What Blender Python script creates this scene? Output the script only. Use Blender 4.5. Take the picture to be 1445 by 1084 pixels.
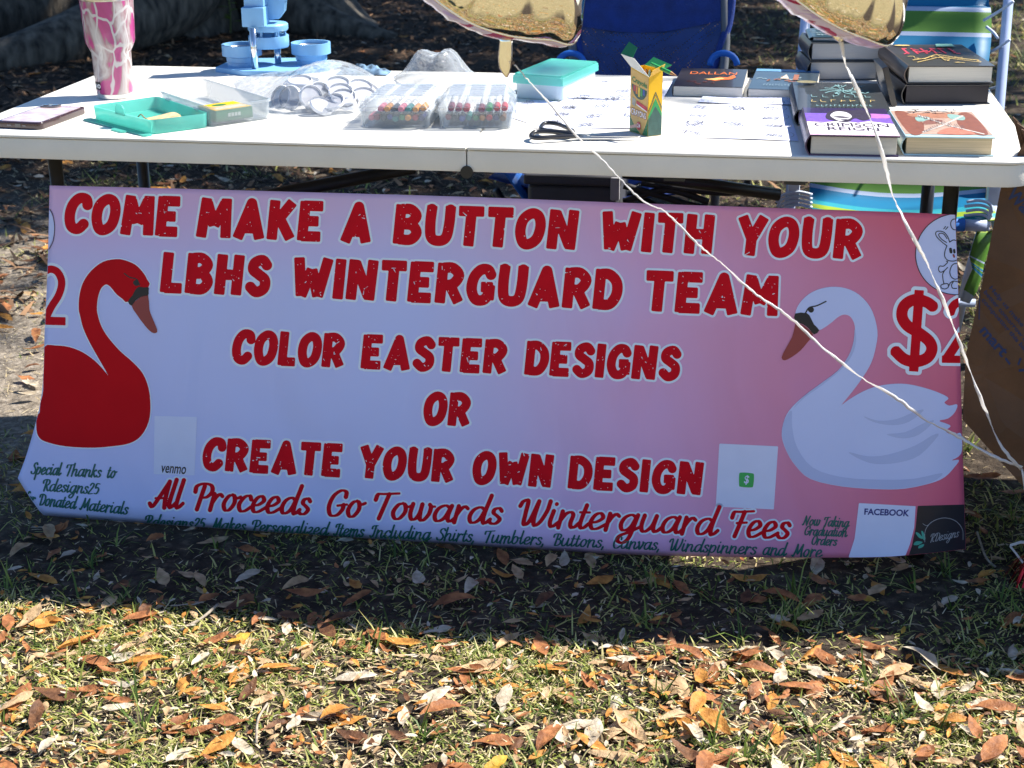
import bpy, bmesh, math, random
import numpy as np
from mathutils import Matrix, Vector, Quaternion

for _o in list(bpy.data.objects):
    bpy.data.objects.remove(_o)
random.seed(7)
RNG = np.random.default_rng(11)
SC = bpy.context.scene
COL = SC.collection
R = math.radians

# ------------------------------------------------------------------ camera
PW, PH = 1445.0, 1084.0            # size of the photograph the measurements are in
FPX = 2202.75
CAM = np.array([0.4870, -2.4990, 1.2716])
YAW, PITCH, ROLL = -0.16381, -0.35683, -0.00707
_d = np.array([math.sin(YAW)*math.cos(PITCH), math.cos(YAW)*math.cos(PITCH), math.sin(PITCH)])
_r = np.array([math.cos(YAW), -math.sin(YAW), 0.0])
_u = np.cross(_r, _d)
_c, _s = math.cos(ROLL), math.sin(ROLL)
_r, _u = _c*_r+_s*_u, -_s*_r+_c*_u
cam_data = bpy.data.cameras.new("camera")
cam = bpy.data.objects.new("camera", cam_data)
COL.objects.link(cam)
cam.matrix_world = Matrix(((_r[0], _u[0], -_d[0], CAM[0]), (_r[1], _u[1], -_d[1], CAM[1]),
                           (_r[2], _u[2], -_d[2], CAM[2]), (0, 0, 0, 1)))
cam_data.sensor_fit = 'HORIZONTAL'
cam_data.sensor_width = 36.0
cam_data.lens = 36.0*FPX/PW
cam_data.clip_start = 0.05
cam_data.clip_end = 500.0
cam_data.dof.use_dof = True
cam_data.dof.focus_distance = 2.62
cam_data.dof.aperture_fstop = 11.0
SC.camera = cam

# ------------------------------------------------------------------ light
SUN = Vector((0.79, 0.42, 1.0)).normalized()      # towards the sun: right of and behind the table
EL, AZ = math.asin(SUN.z), math.atan2(SUN.x, SUN.y)
W = bpy.data.worlds.new("World")
SC.world = W
W.use_nodes = True
_nt = W.node_tree
_bg = _nt.nodes["Background"]
_sky = _nt.nodes.new("ShaderNodeTexSky")
_sky.sky_type = 'NISHITA'
_sky.sun_disc = False
_sky.sun_elevation = EL
_sky.sun_rotation = AZ
_sky.dust_density = 0.3
_sky.ozone_density = 8.0
_nt.links.new(_sky.outputs[0], _bg.inputs[0])
_bg.inputs[1].default_value = 0.08
sun_data = bpy.data.lights.new("sun", 'SUN')
sun_data.energy = 5.0
sun_data.angle = R(0.5)
sun_data.color = (1.0, 0.95, 0.87)
sun = bpy.data.objects.new("sun", sun_data)
sun.rotation_euler = SUN.to_track_quat('Z', 'Y').to_euler()
COL.objects.link(sun)
SC.view_settings.view_transform = 'Standard'
SC.view_settings.look = 'None'
SC.view_settings.gamma = 1.0
SC.view_settings.use_curve_mapping = False
SC.view_settings.exposure = 1.22
SC.cycles.max_bounces = 10
SC.cycles.transparent_max_bounces = 24

# ------------------------------------------------------------------ measuring helpers
def ray(px, py):
    v = _d*FPX + _r*(np.asarray(px, float)[..., None]-PW/2) - _u*(np.asarray(py, float)[..., None]-PH/2)
    return v
def onz(px, py, z=0.74):
    v = ray(px, py)
    t = (z-CAM[2])/v[..., 2]
    return Vector(CAM+v*t)
def ony(px, py, y):
    v = ray(px, py)
    t = (y-CAM[1])/v[..., 1]
    return Vector(CAM+v*t)
TZ = 0.74

# ------------------------------------------------------------------ materials
def _set(b, key, val):
    for k in (key if isinstance(key, tuple) else (key,)):
        if k in b.inputs:
            b.inputs[k].default_value = val
            return
def col4(c):
    return (c[0], c[1], c[2], 1.0)
MATS = {}
def mat(name, c, rough=0.6, metal=0.0, var=0.12, scale=25.0, bump=0.0, bscale=60.0, alpha=1.0, c2=None,
        spec=0.5, sheen=0.0, coat=0.0, trans=0.0, detail=5.0, coords='Object', stretch=None):
    """principled paint with a noise that varies the colour a little, and an optional noise bump"""
    if name in MATS:
        return MATS[name]
    m = bpy.data.materials.new(name)
    m.use_nodes = True
    nt = m.node_tree
    b = nt.nodes["Principled BSDF"]
    _set(b, "Roughness", rough); _set(b, "Metallic", metal); _set(b, "Alpha", alpha)
    _set(b, ("Specular IOR Level", "Specular"), spec)
    _set(b, ("Coat Weight",), coat)
    tc = nt.nodes.new("ShaderNodeTexCoord")
    src = tc.outputs[coords]
    if stretch:
        mp = nt.nodes.new("ShaderNodeMapping")
        mp.inputs["Scale"].default_value = stretch
        nt.links.new(src, mp.inputs[0]); src = mp.outputs[0]
    n = nt.nodes.new("ShaderNodeTexNoise")
    n.inputs["Scale"].default_value = scale
    n.inputs["Detail"].default_value = detail
    nt.links.new(src, n.inputs["Vector"])
    rmp = nt.nodes.new("ShaderNodeValToRGB")
    lo = tuple(x*(1-var) for x in c)
    hi = c2 if c2 else tuple(min(1.0, x*(1+var)) for x in c)
    rmp.color_ramp.elements[0].position = 0.32
    rmp.color_ramp.elements[1].position = 0.68
    rmp.color_ramp.elements[0].color = col4(lo)
    rmp.color_ramp.elements[1].color = col4(hi)
    nt.links.new(n.outputs["Fac"], rmp.inputs[0])
    nt.links.new(rmp.outputs[0], b.inputs["Base Color"])
    if bump:
        n2 = nt.nodes.new("ShaderNodeTexNoise")
        n2.inputs["Scale"].default_value = bscale
        n2.inputs["Detail"].default_value = 4.0
        nt.links.new(src, n2.inputs["Vector"])
        bp = nt.nodes.new("ShaderNodeBump")
        bp.inputs["Strength"].default_value = bump
        bp.inputs["Distance"].default_value = 0.01
        nt.links.new(n2.outputs["Fac"], bp.inputs["Height"])
        nt.links.new(bp.outputs[0], b.inputs["Normal"])
    if trans:
        tr = nt.nodes.new("ShaderNodeBsdfTranslucent")
        nt.links.new(rmp.outputs[0], tr.inputs[0])
        mx = nt.nodes.new("ShaderNodeMixShader")
        mx.inputs[0].default_value = trans
        nt.links.new(b.outputs[0], mx.inputs[1]); nt.links.new(tr.outputs[0], mx.inputs[2])
        nt.links.new(mx.outputs[0], nt.nodes["Material Output"].inputs[0])
    MATS[name] = m
    return m

def film(name, c, clear=0.75, rough=0.12, bump=0.0, bscale=40.0, spec=0.6):
    """thin clear plastic: mostly see-through, with a glossy coat"""
    if name in MATS:
        return MATS[name]
    m = bpy.data.materials.new(name)
    m.use_nodes = True
    nt = m.node_tree
    b = nt.nodes["Principled BSDF"]
    _set(b, "Base Color", col4(c)); _set(b, "Roughness", rough)
    _set(b, ("Specular IOR Level", "Specular"), spec)
    t = nt.nodes.new("ShaderNodeBsdfTransparent")
    t.inputs[0].default_value = (min(1, c[0]*.25+.75), min(1, c[1]*.25+.75), min(1, c[2]*.25+.75), 1)
    lw = nt.nodes.new("ShaderNodeLayerWeight"); lw.inputs[0].default_value = 0.35
    mr = nt.nodes.new("ShaderNodeMapRange")
    mr.inputs["To Min"].default_value = 1-clear; mr.inputs["To Max"].default_value = min(1.0, 1-clear+0.55)
    nt.links.new(lw.outputs["Facing"], mr.inputs["Value"])
    mx = nt.nodes.new("ShaderNodeMixShader")
    nt.links.new(mr.outputs[0], mx.inputs[0])
    nt.links.new(t.outputs[0], mx.inputs[1]); nt.links.new(b.outputs[0], mx.inputs[2])
    nt.links.new(mx.outputs[0], nt.nodes["Material Output"].inputs[0])
    if bump:
        tc = nt.nodes.new("ShaderNodeTexCoord")
        n2 = nt.nodes.new("ShaderNodeTexNoise"); n2.inputs["Scale"].default_value = bscale
        n2.inputs["Detail"].default_value = 3.0
        nt.links.new(tc.outputs["Object"], n2.inputs["Vector"])
        bp = nt.nodes.new("ShaderNodeBump"); bp.inputs["Strength"].default_value = bump
        bp.inputs["Distance"].default_value = 0.02
        nt.links.new(n2.outputs["Fac"], bp.inputs["Height"])
        nt.links.new(bp.outputs[0], b.inputs["Normal"])
    MATS[name] = m
    return m

# ------------------------------------------------------------------ object helpers
def tag(o, label=None, cat=None, group=None, kind=None):
    if label: o["label"] = label
    if cat: o["category"] = cat
    if group: o["group"] = group
    if kind: o["kind"] = kind
    return o
def thing(name, label, cat, loc=(0, 0, 0), group=None):
    o = bpy.data.objects.new(name, None)
    o.empty_display_size = 0.05
    o.location = loc
    COL.objects.link(o)
    return tag(o, label, cat, group)
def link_mesh(name, me, m, parent=None, smooth=False):
    if m is not None and not isinstance(m, (list, tuple)):
        m = [m]
    for x in m or []:
        me.materials.append(x)
    if smooth:
        me.polygons.foreach_set("use_smooth", [True]*len(me.polygons))
    o = bpy.data.objects.new(name, me)
    COL.objects.link(o)
    if parent is not None:
        o.parent = parent
        t = Vector((0, 0, 0)); p = parent
        while p is not None:
            if p.type == 'EMPTY':
                t = t + Vector(p.location)
            p = p.parent
        if parent.type == 'EMPTY':
            o.matrix_parent_inverse = Matrix.Translation(-Vector(parent.location))
    return o
def pydata(name, v, f, m, parent=None, smooth=False):
    me = bpy.data.meshes.new(name)
    me.from_pydata([tuple(x) for x in v], [], [tuple(x) for x in f])
    me.update()
    return link_mesh(name, me, m, parent, smooth)
def catmull(pts, n=8, closed=False):
    P = [np.asarray(p, float) for p in pts]
    if len(P) < 3 and not closed:
        return np.array([P[0]+(P[-1]-P[0])*t for t in np.linspace(0, 1, n+1)])
    L = len(P)
    out = []
    for i in range(L if closed else L-1):
        if closed:
            p0, p1, p2, p3 = P[i-1], P[i], P[(i+1) % L], P[(i+2) % L]
        else:
            p1, p2 = P[i], P[i+1]
            p0 = P[i-1] if i else 2*p1-p2
            p3 = P[i+2] if i+2 < L else 2*p2-p1
        for k in range(n):
            t = k/n
            out.append(.5*((2*p1)+(-p0+p2)*t+(2*p0-5*p1+4*p2-p3)*t*t+(-p0+3*p1-3*p2+p3)*t**3))
    if not closed:
        out.append(P[-1])
    return np.array(out)

class MB:
    """collects shapes into one mesh"""
    def __init__(self):
        self.bm = bmesh.new()
    def _take(self, geom_bm, M):
        me = bpy.data.meshes.new("tmp")
        geom_bm.transform(M)
        geom_bm.to_mesh(me)
        geom_bm.free()
        self.bm.from_mesh(me)
        bpy.data.meshes.remove(me)
        return self
    def box(self, size, M=None, bev=0.0, seg=2):
        b = bmesh.new()
        bmesh.ops.create_cube(b, size=1.0)
        bmesh.ops.scale(b, vec=size, verts=b.verts)
        if bev:
            bmesh.ops.bevel(b, geom=list(b.edges), offset=bev, segments=seg, affect='EDGES', profile=.6)
        return self._take(b, M or Matrix())
    def prism(self, pts, z0, z1, M=None, bev=0.0, seg=2):
        b = bmesh.new()
        f = b.faces.new([b.verts.new((p[0], p[1], z0)) for p in pts])
        ex = bmesh.ops.extrude_face_region(b, geom=[f])
        bmesh.ops.translate(b, vec=(0, 0, z1-z0), verts=[g for g in ex["geom"] if isinstance(g, bmesh.types.BMVert)])
        bmesh.ops.recalc_face_normals(b, faces=b.faces)
        if bev:
            es = [e for e in b.edges if abs(e.verts[0].co.z-e.verts[1].co.z) < 1e-9]
            bmesh.ops.bevel(b, geom=es, offset=bev, segments=seg, affect='EDGES', profile=.6)
        return self._take(b, M or Matrix())
    def lathe(self, prof, n=40, M=None, cap=True):
        b = bmesh.new()
        rings = []
        for (r, z) in prof:
            rings.append([b.verts.new((r*math.cos(2*math.pi*k/n), r*math.sin(2*math.pi*k/n), z)) for k in range(n)])
        for a, c in zip(rings[:-1], rings[1:]):
            for k in range(n):
                b.faces.new((a[k], a[(k+1) % n], c[(k+1) % n], c[k]))
        if cap:
            b.faces.new(list(reversed(rings[0]))); b.faces.new(rings[-1])
        bmesh.ops.recalc_face_normals(b, faces=b.faces)
        return self._take(b, M or Matrix())
    def tube(self, pts, r, n=10, cap=True):
        P = [Vector(p) for p in pts]
        b = bmesh.new()
        rings = []
        up = None
        for i, p in enumerate(P):
            t = (P[min(i+1, len(P)-1)]-P[max(i-1, 0)]).normalized()
            if up is None:
                up = t.orthogonal().normalized()
            up = (up-t*up.dot(t)).normalized()
            s = t.cross(up)
            rr = r[i] if hasattr(r, '__len__') else r
            rings.append([b.verts.new(p+(up*math.cos(2*math.pi*k/n)+s*math.sin(2*math.pi*k/n))*rr) for k in range(n)])
        for a, c in zip(rings[:-1], rings[1:]):
            for k in range(n):
                b.faces.new((a[k], a[(k+1) % n], c[(k+1) % n], c[k]))
        if cap:
            b.faces.new(list(reversed(rings[0]))); b.faces.new(rings[-1])
        bmesh.ops.recalc_face_normals(b, faces=b.faces)
        return self._take(b, Matrix())
    def grid(self, P):
        """P: rows of points"""
        vs = [[self.bm.verts.new(tuple(p)) for p in row] for row in P]
        for a, c in zip(vs[:-1], vs[1:]):
            for k in range(len(a)-1):
                self.bm.faces.new((a[k], a[k+1], c[k+1], c[k]))
        return self
    def build(self, name, m, parent=None, smooth=False, solid=0.0, auto=None):
        me = bpy.data.meshes.new(name)
        self.bm.to_mesh(me)
        self.bm.free()
        o = link_mesh(name, me, m, parent, smooth)
        if solid:
            md = o.modifiers.new("thickness", 'SOLIDIFY'); md.thickness = solid; md.offset = -1
        if auto is not None:
            me.polygons.foreach_set("use_smooth", [True]*len(me.polygons))
            me.set_sharp_from_angle(angle=R(auto))
        return o

def frame(o, ex, ez=(0, 0, 1)):
    """matrix with origin o, x axis along ex, z along ez"""
    z = Vector(ez).normalized(); x = Vector(ex); x = (x-z*x.dot(z)).normalized(); y = z.cross(x)
    return Matrix(((x.x, y.x, z.x, o[0]), (x.y, y.y, z.y, o[1]), (x.z, y.z, z.z, o[2]), (0, 0, 0, 1)))
def rrect(w, d, r, n=5):
    out = []
    for (cx, cy, a0) in ((w/2-r, d/2-r, 0), (-w/2+r, d/2-r, 90), (-w/2+r, -d/2+r, 180), (w/2-r, -d/2+r, 270)):
        for k in range(n+1):
            a = R(a0+90*k/n)
            out.append((cx+r*math.cos(a), cy+r*math.sin(a)))
    return out
_TXT = {}
def text_geo(s, bold=0.0, shear=0.0):
    """outline of a line of lettering in the built-in face, scaled to the unit box"""
    k = (s, bold, shear)
    if k not in _TXT:
        cu = bpy.data.curves.new("lettering", 'FONT')
        cu.body = s; cu.offset = bold; cu.shear = shear; cu.resolution_u = 3
        ob = bpy.data.objects.new("lettering", cu)
        COL.objects.link(ob)
        dg = bpy.context.evaluated_depsgraph_get()
        me = bpy.data.meshes.new_from_object(ob.evaluated_get(dg))
        v = np.array([tuple(x.co)[:2] for x in me.vertices]); f = [tuple(p.vertices) for p in me.polygons]
        bpy.data.objects.remove(ob); bpy.data.curves.remove(cu); bpy.data.meshes.remove(me)
        v = (v-v.min(0))/(v.max(0)-v.min(0))
        _TXT[k] = (v, f)
    return _TXT[k]
def bil(q, u, v):
    """point on the quad q = (bottom left, bottom right, top right, top left)"""
    a, b, c, d = [np.asarray(x, float) for x in q]
    u = np.asarray(u, float)[..., None]; v = np.asarray(v, float)[..., None]
    return (a*(1-u)+b*u)*(1-v)+(d*(1-u)+c*u)*v
class Decal:
    """flat printed shapes on a quad, each layer a hair above the one before"""
    def __init__(self, q, off=0.0003, n=None):
        self.q = [np.asarray(x, float) for x in q]
        a, b, c, d = self.q
        nn = np.cross(b-a, d-a); self.n = nn/np.linalg.norm(nn)
        if n is not None and self.n @ np.asarray(n, float) < 0:
            self.n = -self.n
        self.off = off; self.lay = 0
        self.parts = {}
    def _put(self, key, uv, faces):
        self.lay += 1
        V, F = self.parts.setdefault(key, ([], []))
        o = len(V)
        P = bil(self.q, uv[:, 0], uv[:, 1])+self.n*self.off*(1+self.lay*0.15)
        V.extend(map(tuple, P)); F.extend([tuple(i+o for i in f) for f in faces])
    def poly(self, key, uv):
        uv = np.asarray(uv, float)
        self._put(key, uv, [tuple(range(len(uv)))]); return self
    def blob(self, key, uv):
        P = catmull(uv, 5, True)
        return self.poly(key, P)
    def disc(self, key, c, rx, ry, n=20):
        a = np.linspace(0, 2*math.pi, n, endpoint=False)
        return self.poly(key, np.c_[c[0]+rx*np.cos(a), c[1]+ry*np.sin(a)])
    def line(self, key, pts, w, asp=1.0, smooth=True, closed=False):
        P = catmull(pts, 5, closed) if smooth else np.asarray(pts, float)
        if closed:
            P = np.vstack([P, P[:1]])
        S = np.array([asp, 1.0]); Q = P*S
        t = np.gradient(Q, axis=0); t /= np.linalg.norm(t, axis=1)[:, None]+1e-9
        nn = np.c_[-t[:, 1], t[:, 0]]*w/2
        A, B = (Q+nn)/S, (Q-nn)/S
        k = len(P)
        self._put(key, np.vstack([A, B]), [(i, i+1, k+i+1, k+i) for i in range(k-1)])
        return self
    def text(self, key, s, box, bold=0.0, shear=0.0):
        v, f = text_geo(s, bold, shear)
        x0, y0, x1, y1 = box
        self._put(key, np.c_[x0+v[:, 0]*(x1-x0), y0+v[:, 1]*(y1-y0)], f); return self
    def build(self, spec, parent):
        for key, (name, m) in spec.items():
            if key in self.parts:
                V, F = self.parts[key]
                pydata(name, V, F, m, parent)

# ------------------------------------------------------------------ ground
def hz(x, y):
    x = np.asarray(x, float); y = np.asarray(y, float)
    near = np.clip((np.hypot(x, y+.3)-1.1)/3, 0, 1)
    return (.0018*np.sin(x*5.1+1.3*np.sin(y*3.2))+.0016*np.sin(y*7.3+x*2.1)+.0018*np.sin(x*17+y*13)) \
        + near*(.03*np.sin(x*1.1+.4)*np.sin(y*.9+1.0)) - .005
def axis(a, b, fine0, fine1, n_f, n_o):
    t = np.linspace(0, 1, n_o)[1:]**2.2
    return np.r_[(fine0-(fine0-a)*t)[::-1], np.linspace(fine0, fine1, n_f), fine1+(b-fine1)*t]
gx = axis(-150, 150, -3.5, 3.5, 200, 24); gy = axis(-120, 150, -1.6, 8.0, 240, 24)
GX, GY = np.meshgrid(gx, gy)
def soil_mat():
    m = bpy.data.materials.new("soil"); m.use_nodes = True
    nt = m.node_tree; b = nt.nodes["Principled BSDF"]; L = nt.links
    _set(b, "Roughness", 0.95); _set(b, ("Specular IOR Level",), 0.15)
    tc = nt.nodes.new("ShaderNodeTexCoord")
    def noise(s, d=6):
        n = nt.nodes.new("ShaderNodeTexNoise"); n.inputs["Scale"].default_value = s; n.inputs["Detail"].default_value = d
        n.inputs["Roughness"].default_value = .65
        L.new(tc.outputs["Object"], n.inputs["Vector"]); return n
    def ramp(src, stops):
        r = nt.nodes.new("ShaderNodeValToRGB")
        e = r.color_ramp.elements
        while len(e) < len(stops): e.new(.5)
        for k, (p, c) in enumerate(stops): e[k].position = p; e[k].color = col4(c)
        L.new(src, r.inputs[0]); return r
    fine = ramp(noise(38).outputs["Fac"], [(.3, (.022, .016, .012)), (.52, (.055, .041, .030)), (.76, (.16, .125, .09))])
    dark = ramp(noise(30).outputs["Fac"], [(.3, (.018, .013, .01)), (.55, (.05, .035, .024)), (.78, (.11, .075, .05))])
    sand = ramp(noise(60).outputs["Fac"], [(.28, (.08, .062, .045)), (.5, (.22, .185, .145)), (.72, (.42, .36, .29))])
    patch = ramp(noise(1.7, 4).outputs["Fac"], [(.45, (0, 0, 0)), (.6, (1, 1, 1))])
    sx = nt.nodes.new("ShaderNodeSeparateXYZ"); L.new(tc.outputs["Object"], sx.inputs[0])
    def mrange(sock, a, c):
        q = nt.nodes.new("ShaderNodeMapRange"); q.inputs["From Min"].default_value = a; q.inputs["From Max"].default_value = c
        q.interpolation_type = 'SMOOTHSTEP'; L.new(sock, q.inputs["Value"]); return q
    def mix(f, a, c):
        q = nt.nodes.new("ShaderNodeMix"); q.data_type = 'RGBA'
        L.new(f, q.inputs[0]); L.new(a, q.inputs[6]); L.new(c, q.inputs[7]); return q
    def mul(a, c):
        q = nt.nodes.new("ShaderNodeMath"); q.operation = 'MULTIPLY'; L.new(a, q.inputs[0]); L.new(c, q.inputs[1]); return q
    # a sandy worn place left of the table, dark leaf mould towards the tree
    lx = mrange(sx.outputs[0], -.2, -1.0); ly = mrange(sx.outputs[1], -.1, .3); ly2 = mrange(sx.outputs[1], 3.2, 1.9)
    s_f = mul(mul(lx.outputs[0], ly.outputs[0]).outputs[0], ly2.outputs[0])
    c1 = mix(s_f.outputs[0], fine.outputs[0], sand.outputs[0])
    m_y = mrange(sx.outputs[1], 1.8, 3.0); m_x = mrange(sx.outputs[0], 1.0, -.4)
    c2 = mix(mul(m_y.outputs[0], m_x.outputs[0]).outputs[0], c1.outputs[2], dark.outputs[0])
    # straw coloured mown lawn towards the camera's side
    straw = ramp(noise(45).outputs["Fac"], [(.3, (.12, .10, .045)), (.5, (.30, .25, .13)), (.7, (.50, .41, .24))])
    fr = mrange(sx.outputs[1], -.75, -1.2)
    c3 = mix(fr.outputs[0], c2.outputs[2], straw.outputs[0])
    L.new(c3.outputs[2], b.inputs["Base Color"])
    bp = nt.nodes.new("ShaderNodeBump"); bp.inputs["Strength"].default_value = .9; bp.inputs["Distance"].default_value = .012
    L.new(noise(70, 8).outputs["Fac"], bp.inputs["Height"]); L.new(bp.outputs[0], b.inputs["Normal"])
    return m
_g = MB(); _g.grid(np.dstack([GX, GY, hz(GX, GY)]))
ground = _g.build("ground", soil_mat(), smooth=True)
tag(ground, "sandy brown park soil under grass and fallen leaves", "ground", kind="structure")

def island_mat(name, stops, rough=.7, trans=0.0, spec=.3):
    """one colour per blade or leaf, picked from a ramp"""
    m = bpy.data.materials.new(name); m.use_nodes = True
    nt = m.node_tree; b = nt.nodes["Principled BSDF"]; L = nt.links
    _set(b, "Roughness", rough); _set(b, ("Specular IOR Level",), spec)
    g = nt.nodes.new("ShaderNodeNewGeometry")
    r = nt.nodes.new("ShaderNodeValToRGB"); e = r.color_ramp.elements
    while len(e) < len(stops): e.new(.5)
    for k, (p, c) in enumerate(stops): e[k].position = p; e[k].color = col4(c)
    L.new(g.outputs["Random Per Island"], r.inputs[0])
    L.new(r.outputs[0], b.inputs["Base Color"])
    if trans:
        t = nt.nodes.new("ShaderNodeBsdfTranslucent"); L.new(r.outputs[0], t.inputs[0])
        mx = nt.nodes.new("ShaderNodeMixShader"); mx.inputs[0].default_value = trans
        L.new(b.outputs[0], mx.inputs[1]); L.new(t.outputs[0], mx.inputs[2])
        L.new(mx.outputs[0], nt.nodes["Material Output"].inputs[0])
    return m

def patchy(x, y):
    return .5+.28*np.sin(x*6.3+2*np.sin(y*4.1))*np.sin(y*7.7+1.7*np.sin(x*3.3))+.22*np.sin(x*15+y*9)*np.sin(y*17-x*4)
def blades(name, P, length, lean, width, m, label, curl=.5, cat="grass", lift=0.0):
    """P: (n,2) feet; every blade is a narrow strip of two quads bending away from its foot"""
    n = len(P)
    a = RNG.uniform(0, 2*np.pi, n)
    dirs = np.c_[np.cos(a), np.sin(a), np.zeros(n)]
    side = np.c_[-np.sin(a), np.cos(a), np.zeros(n)]
    z0 = hz(P[:, 0], P[:, 1])-.001+lift*RNG.uniform(0, 1, n)
    base = np.c_[P, z0]
    th1 = lean; th2 = np.clip(lean+curl*RNG.uniform(0, 1, n), 0, 1.62)
    mid = base+(dirs*np.sin(th1)[:, None]+np.array([0, 0, 1])*np.cos(th1)[:, None])*(length*.55)[:, None]
    tip = mid+(dirs*np.sin(th2)[:, None]+np.array([0, 0, 1])*np.cos(th2)[:, None])*(length*.45)[:, None]
    w = width[:, None]
    V = np.stack([base-side*w*.5, base+side*w*.5, mid-side*w*.42, mid+side*w*.42, tip-side*w*.08, tip+side*w*.08], 1).reshape(-1, 3)
    k = np.arange(n)[:, None]*6
    F = np.stack([k+np.array([0, 1, 3, 2]), k+np.array([2, 3, 5, 4])], 1).reshape(-1, 4)
    me = bpy.data.meshes.new(name)
    me.vertices.add(len(V)); me.vertices.foreach_set("co", V.ravel())
    me.loops.add(F.size); me.loops.foreach_set("vertex_index", F.ravel().astype(np.int32))
    me.polygons.add(len(F)); me.polygons.foreach_set("loop_start", np.arange(0, F.size, 4, dtype=np.int32))
    me.update(calc_edges=True)
    return tag(link_mesh(name, me, m), label, cat, kind="stuff")
def scatter(n, x0, x1, y0, y1, dens, keep=None):
    x = RNG.uniform(x0, x1, n); y = RNG.uniform(y0, y1, n)
    k = RNG.uniform(0, 1, n) < dens(x, y)
    return np.c_[x[k], y[k]]
def view_w(x, y):
    """keeps feet to the wedge the camera and its neighbours look at"""
    return (np.abs((x-CAM[0])-(-.165)*(y-CAM[1])) < .44*(y-CAM[1])+.25)
# grass thinned over dark soil under the banner, to deepen the shade there
def shade_bare(x, y): return np.where(y > -.28, .20+.25*np.clip(x, 0, 1), 1.0)
# short broad bits of grass and clover
f1 = scatter(330000, -1.5, 1.9, -1.0, .45, lambda x, y: np.clip((patchy(x, y)-.2)*1.3, .12, .95)*shade_bare(x, y)*view_w(x, y))
f2 = scatter(100000, -2.0, 3.2, .45, 3.0, lambda x, y: np.clip((patchy(x*.8, y*.8)-.42)*1.3, .02, .9)*np.clip(np.where(x < -.55, .62, .22+(x+.2)*.7), .16, 1)*view_w(x, y))
f3 = scatter(110000, -1.0, 5.0, 3.0, 9.5, lambda x, y: np.clip((patchy(x*.5, y*.5)-.3)*1.2, .05, .8)*np.clip((x-.0)*1.1, 0, 1)*view_w(x, y))
FT = np.vstack([f1, f2, f3]); n = len(FT)
far = np.clip(FT[:, 1]/4, 0, 1)
ln = RNG.gamma(2.2, .0052, n)*(1+2.4*far)+.004
GR = island_mat("grass_blade", [(0, (.05, .08, .015)), (.22, (.13, .18, .03)), (.48, (.30, .34, .07)), (.75, (.50, .47, .15)), (1, (.66, .58, .28))], .55, .3)
blades("grass", FT, ln, RNG.uniform(.6, 1.5, n), RNG.uniform(.0014, .0042, n)*(1+.9*far), GR,
       "short patchy green and yellow grass growing through the fallen leaves")
# longer tufts
tc_ = np.vstack([scatter(700, -1.5, 1.9, -1.0, .4, lambda x, y: .6*np.clip(.35+.5*x, .3, 1)*view_w(x, y)), scatter(900, -2, 4, .4, 5, lambda x, y: np.clip(.1+.35*(x+.3), .05, .7)*view_w(x, y))])
kk = RNG.integers(5, 15, len(tc_))
FT = np.repeat(tc_, kk, 0)+RNG.normal(size=(kk.sum(), 2))*.008; n = len(FT)
blades("grass_tufts", FT, RNG.gamma(5, .0075, n)+.010, RNG.uniform(.25, 1.3, n), RNG.uniform(.0022, .0042, n),
       island_mat("tuft_blade", [(0, (.04, .08, .015)), (.5, (.12, .19, .035)), (.85, (.26, .32, .07)), (1, (.45, .42, .18))], .5, .35),
       "longer green grass tufts standing above the mown lawn", curl=.8)
# dry thatch lying nearly flat, thinned under the banner to deepen the shade
s1 = scatter(80000, -1.5, 1.9, -1.0, .45, lambda x, y: (.45+.4*patchy(y*2, x*2))*np.where(y > -.28, .12, 1)*view_w(x, y))
s2 = scatter(36000, -2.4, 3.4, .45, 4.0, lambda x, y: np.where(x < -.5, 1, .6)*view_w(x, y))
FT = np.vstack([s1, s2]); n = len(FT)
blades("dry_thatch", FT, RNG.gamma(3, .0038, n)+.003, RNG.uniform(1.1, 1.56, n), RNG.uniform(.0010, .0032, n)*(1+.5*np.clip(FT[:, 1]/3, 0, 1)),
       island_mat("thatch_bit", [(0, (.10, .07, .04)), (.3, (.30, .23, .12)), (.65, (.50, .40, .23)), (1, (.68, .58, .40))], .85),
       "thin straw coloured clippings matted between the grass blades", cat="thatch", curl=.25, lift=.008)

# ------------------------------------------------------------------ fallen leaves
def leaf_geo(L, w, fold, curl, twist, seed):
    """one lance shaped oak leaf, folded along its midrib and curled along its length"""
    rg = np.random.default_rng(seed)
    nu, nv = 11, 5
    u = np.linspace(0, 1, nu)
    half = w*.5*np.sin(np.pi*np.clip(u*.96+.02, 0, 1)**(.85))**.85*(1+.06*rg.normal(size=nu))
    half[0] = half[-1] = .0006
    cx = np.cumsum(np.r_[0, np.cos(curl*(u[1:]-.5))])*L/nu
    cz = np.cumsum(np.r_[0, np.sin(curl*(u[1:]-.5))])*L/nu
    P = np.zeros((nu, nv, 3))
    for j, s in enumerate(np.linspace(-1, 1, nv)):
        wob = .12*half*np.sin(u*9+seed+s*2)
        y = half*s*math.cos(fold); z = half*abs(s)*math.sin(fold)+wob*abs(s)
        a = twist*(u-.5)
        P[:, j, 0] = cx-L*.5
        P[:, j, 1] = y*np.cos(a)-z*np.sin(a)
        P[:, j, 2] = cz+y*np.sin(a)+z*np.cos(a)
    P[:, :, 2] -= P[:, :, 2].min()
    v = P.reshape(-1, 3)
    f = [(i*nv+j, (i+1)*nv+j, (i+1)*nv+j+1, i*nv+j+1) for i in range(nu-1) for j in range(nv-1)]
    k = len(v)                              # the stalk
    e = P[0, nv//2]
    st = np.array([[e[0]+.001, e[1]-.0006, e[2]], [e[0]+.001, e[1]+.0006, e[2]], [e[0]-.007, e[1]+.0015, e[2]+.001], [e[0]-.007, e[1]+.0005, e[2]+.001]])
    return np.vstack([v, st]), f+[(k, k+1, k+2, k+3)]
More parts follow.
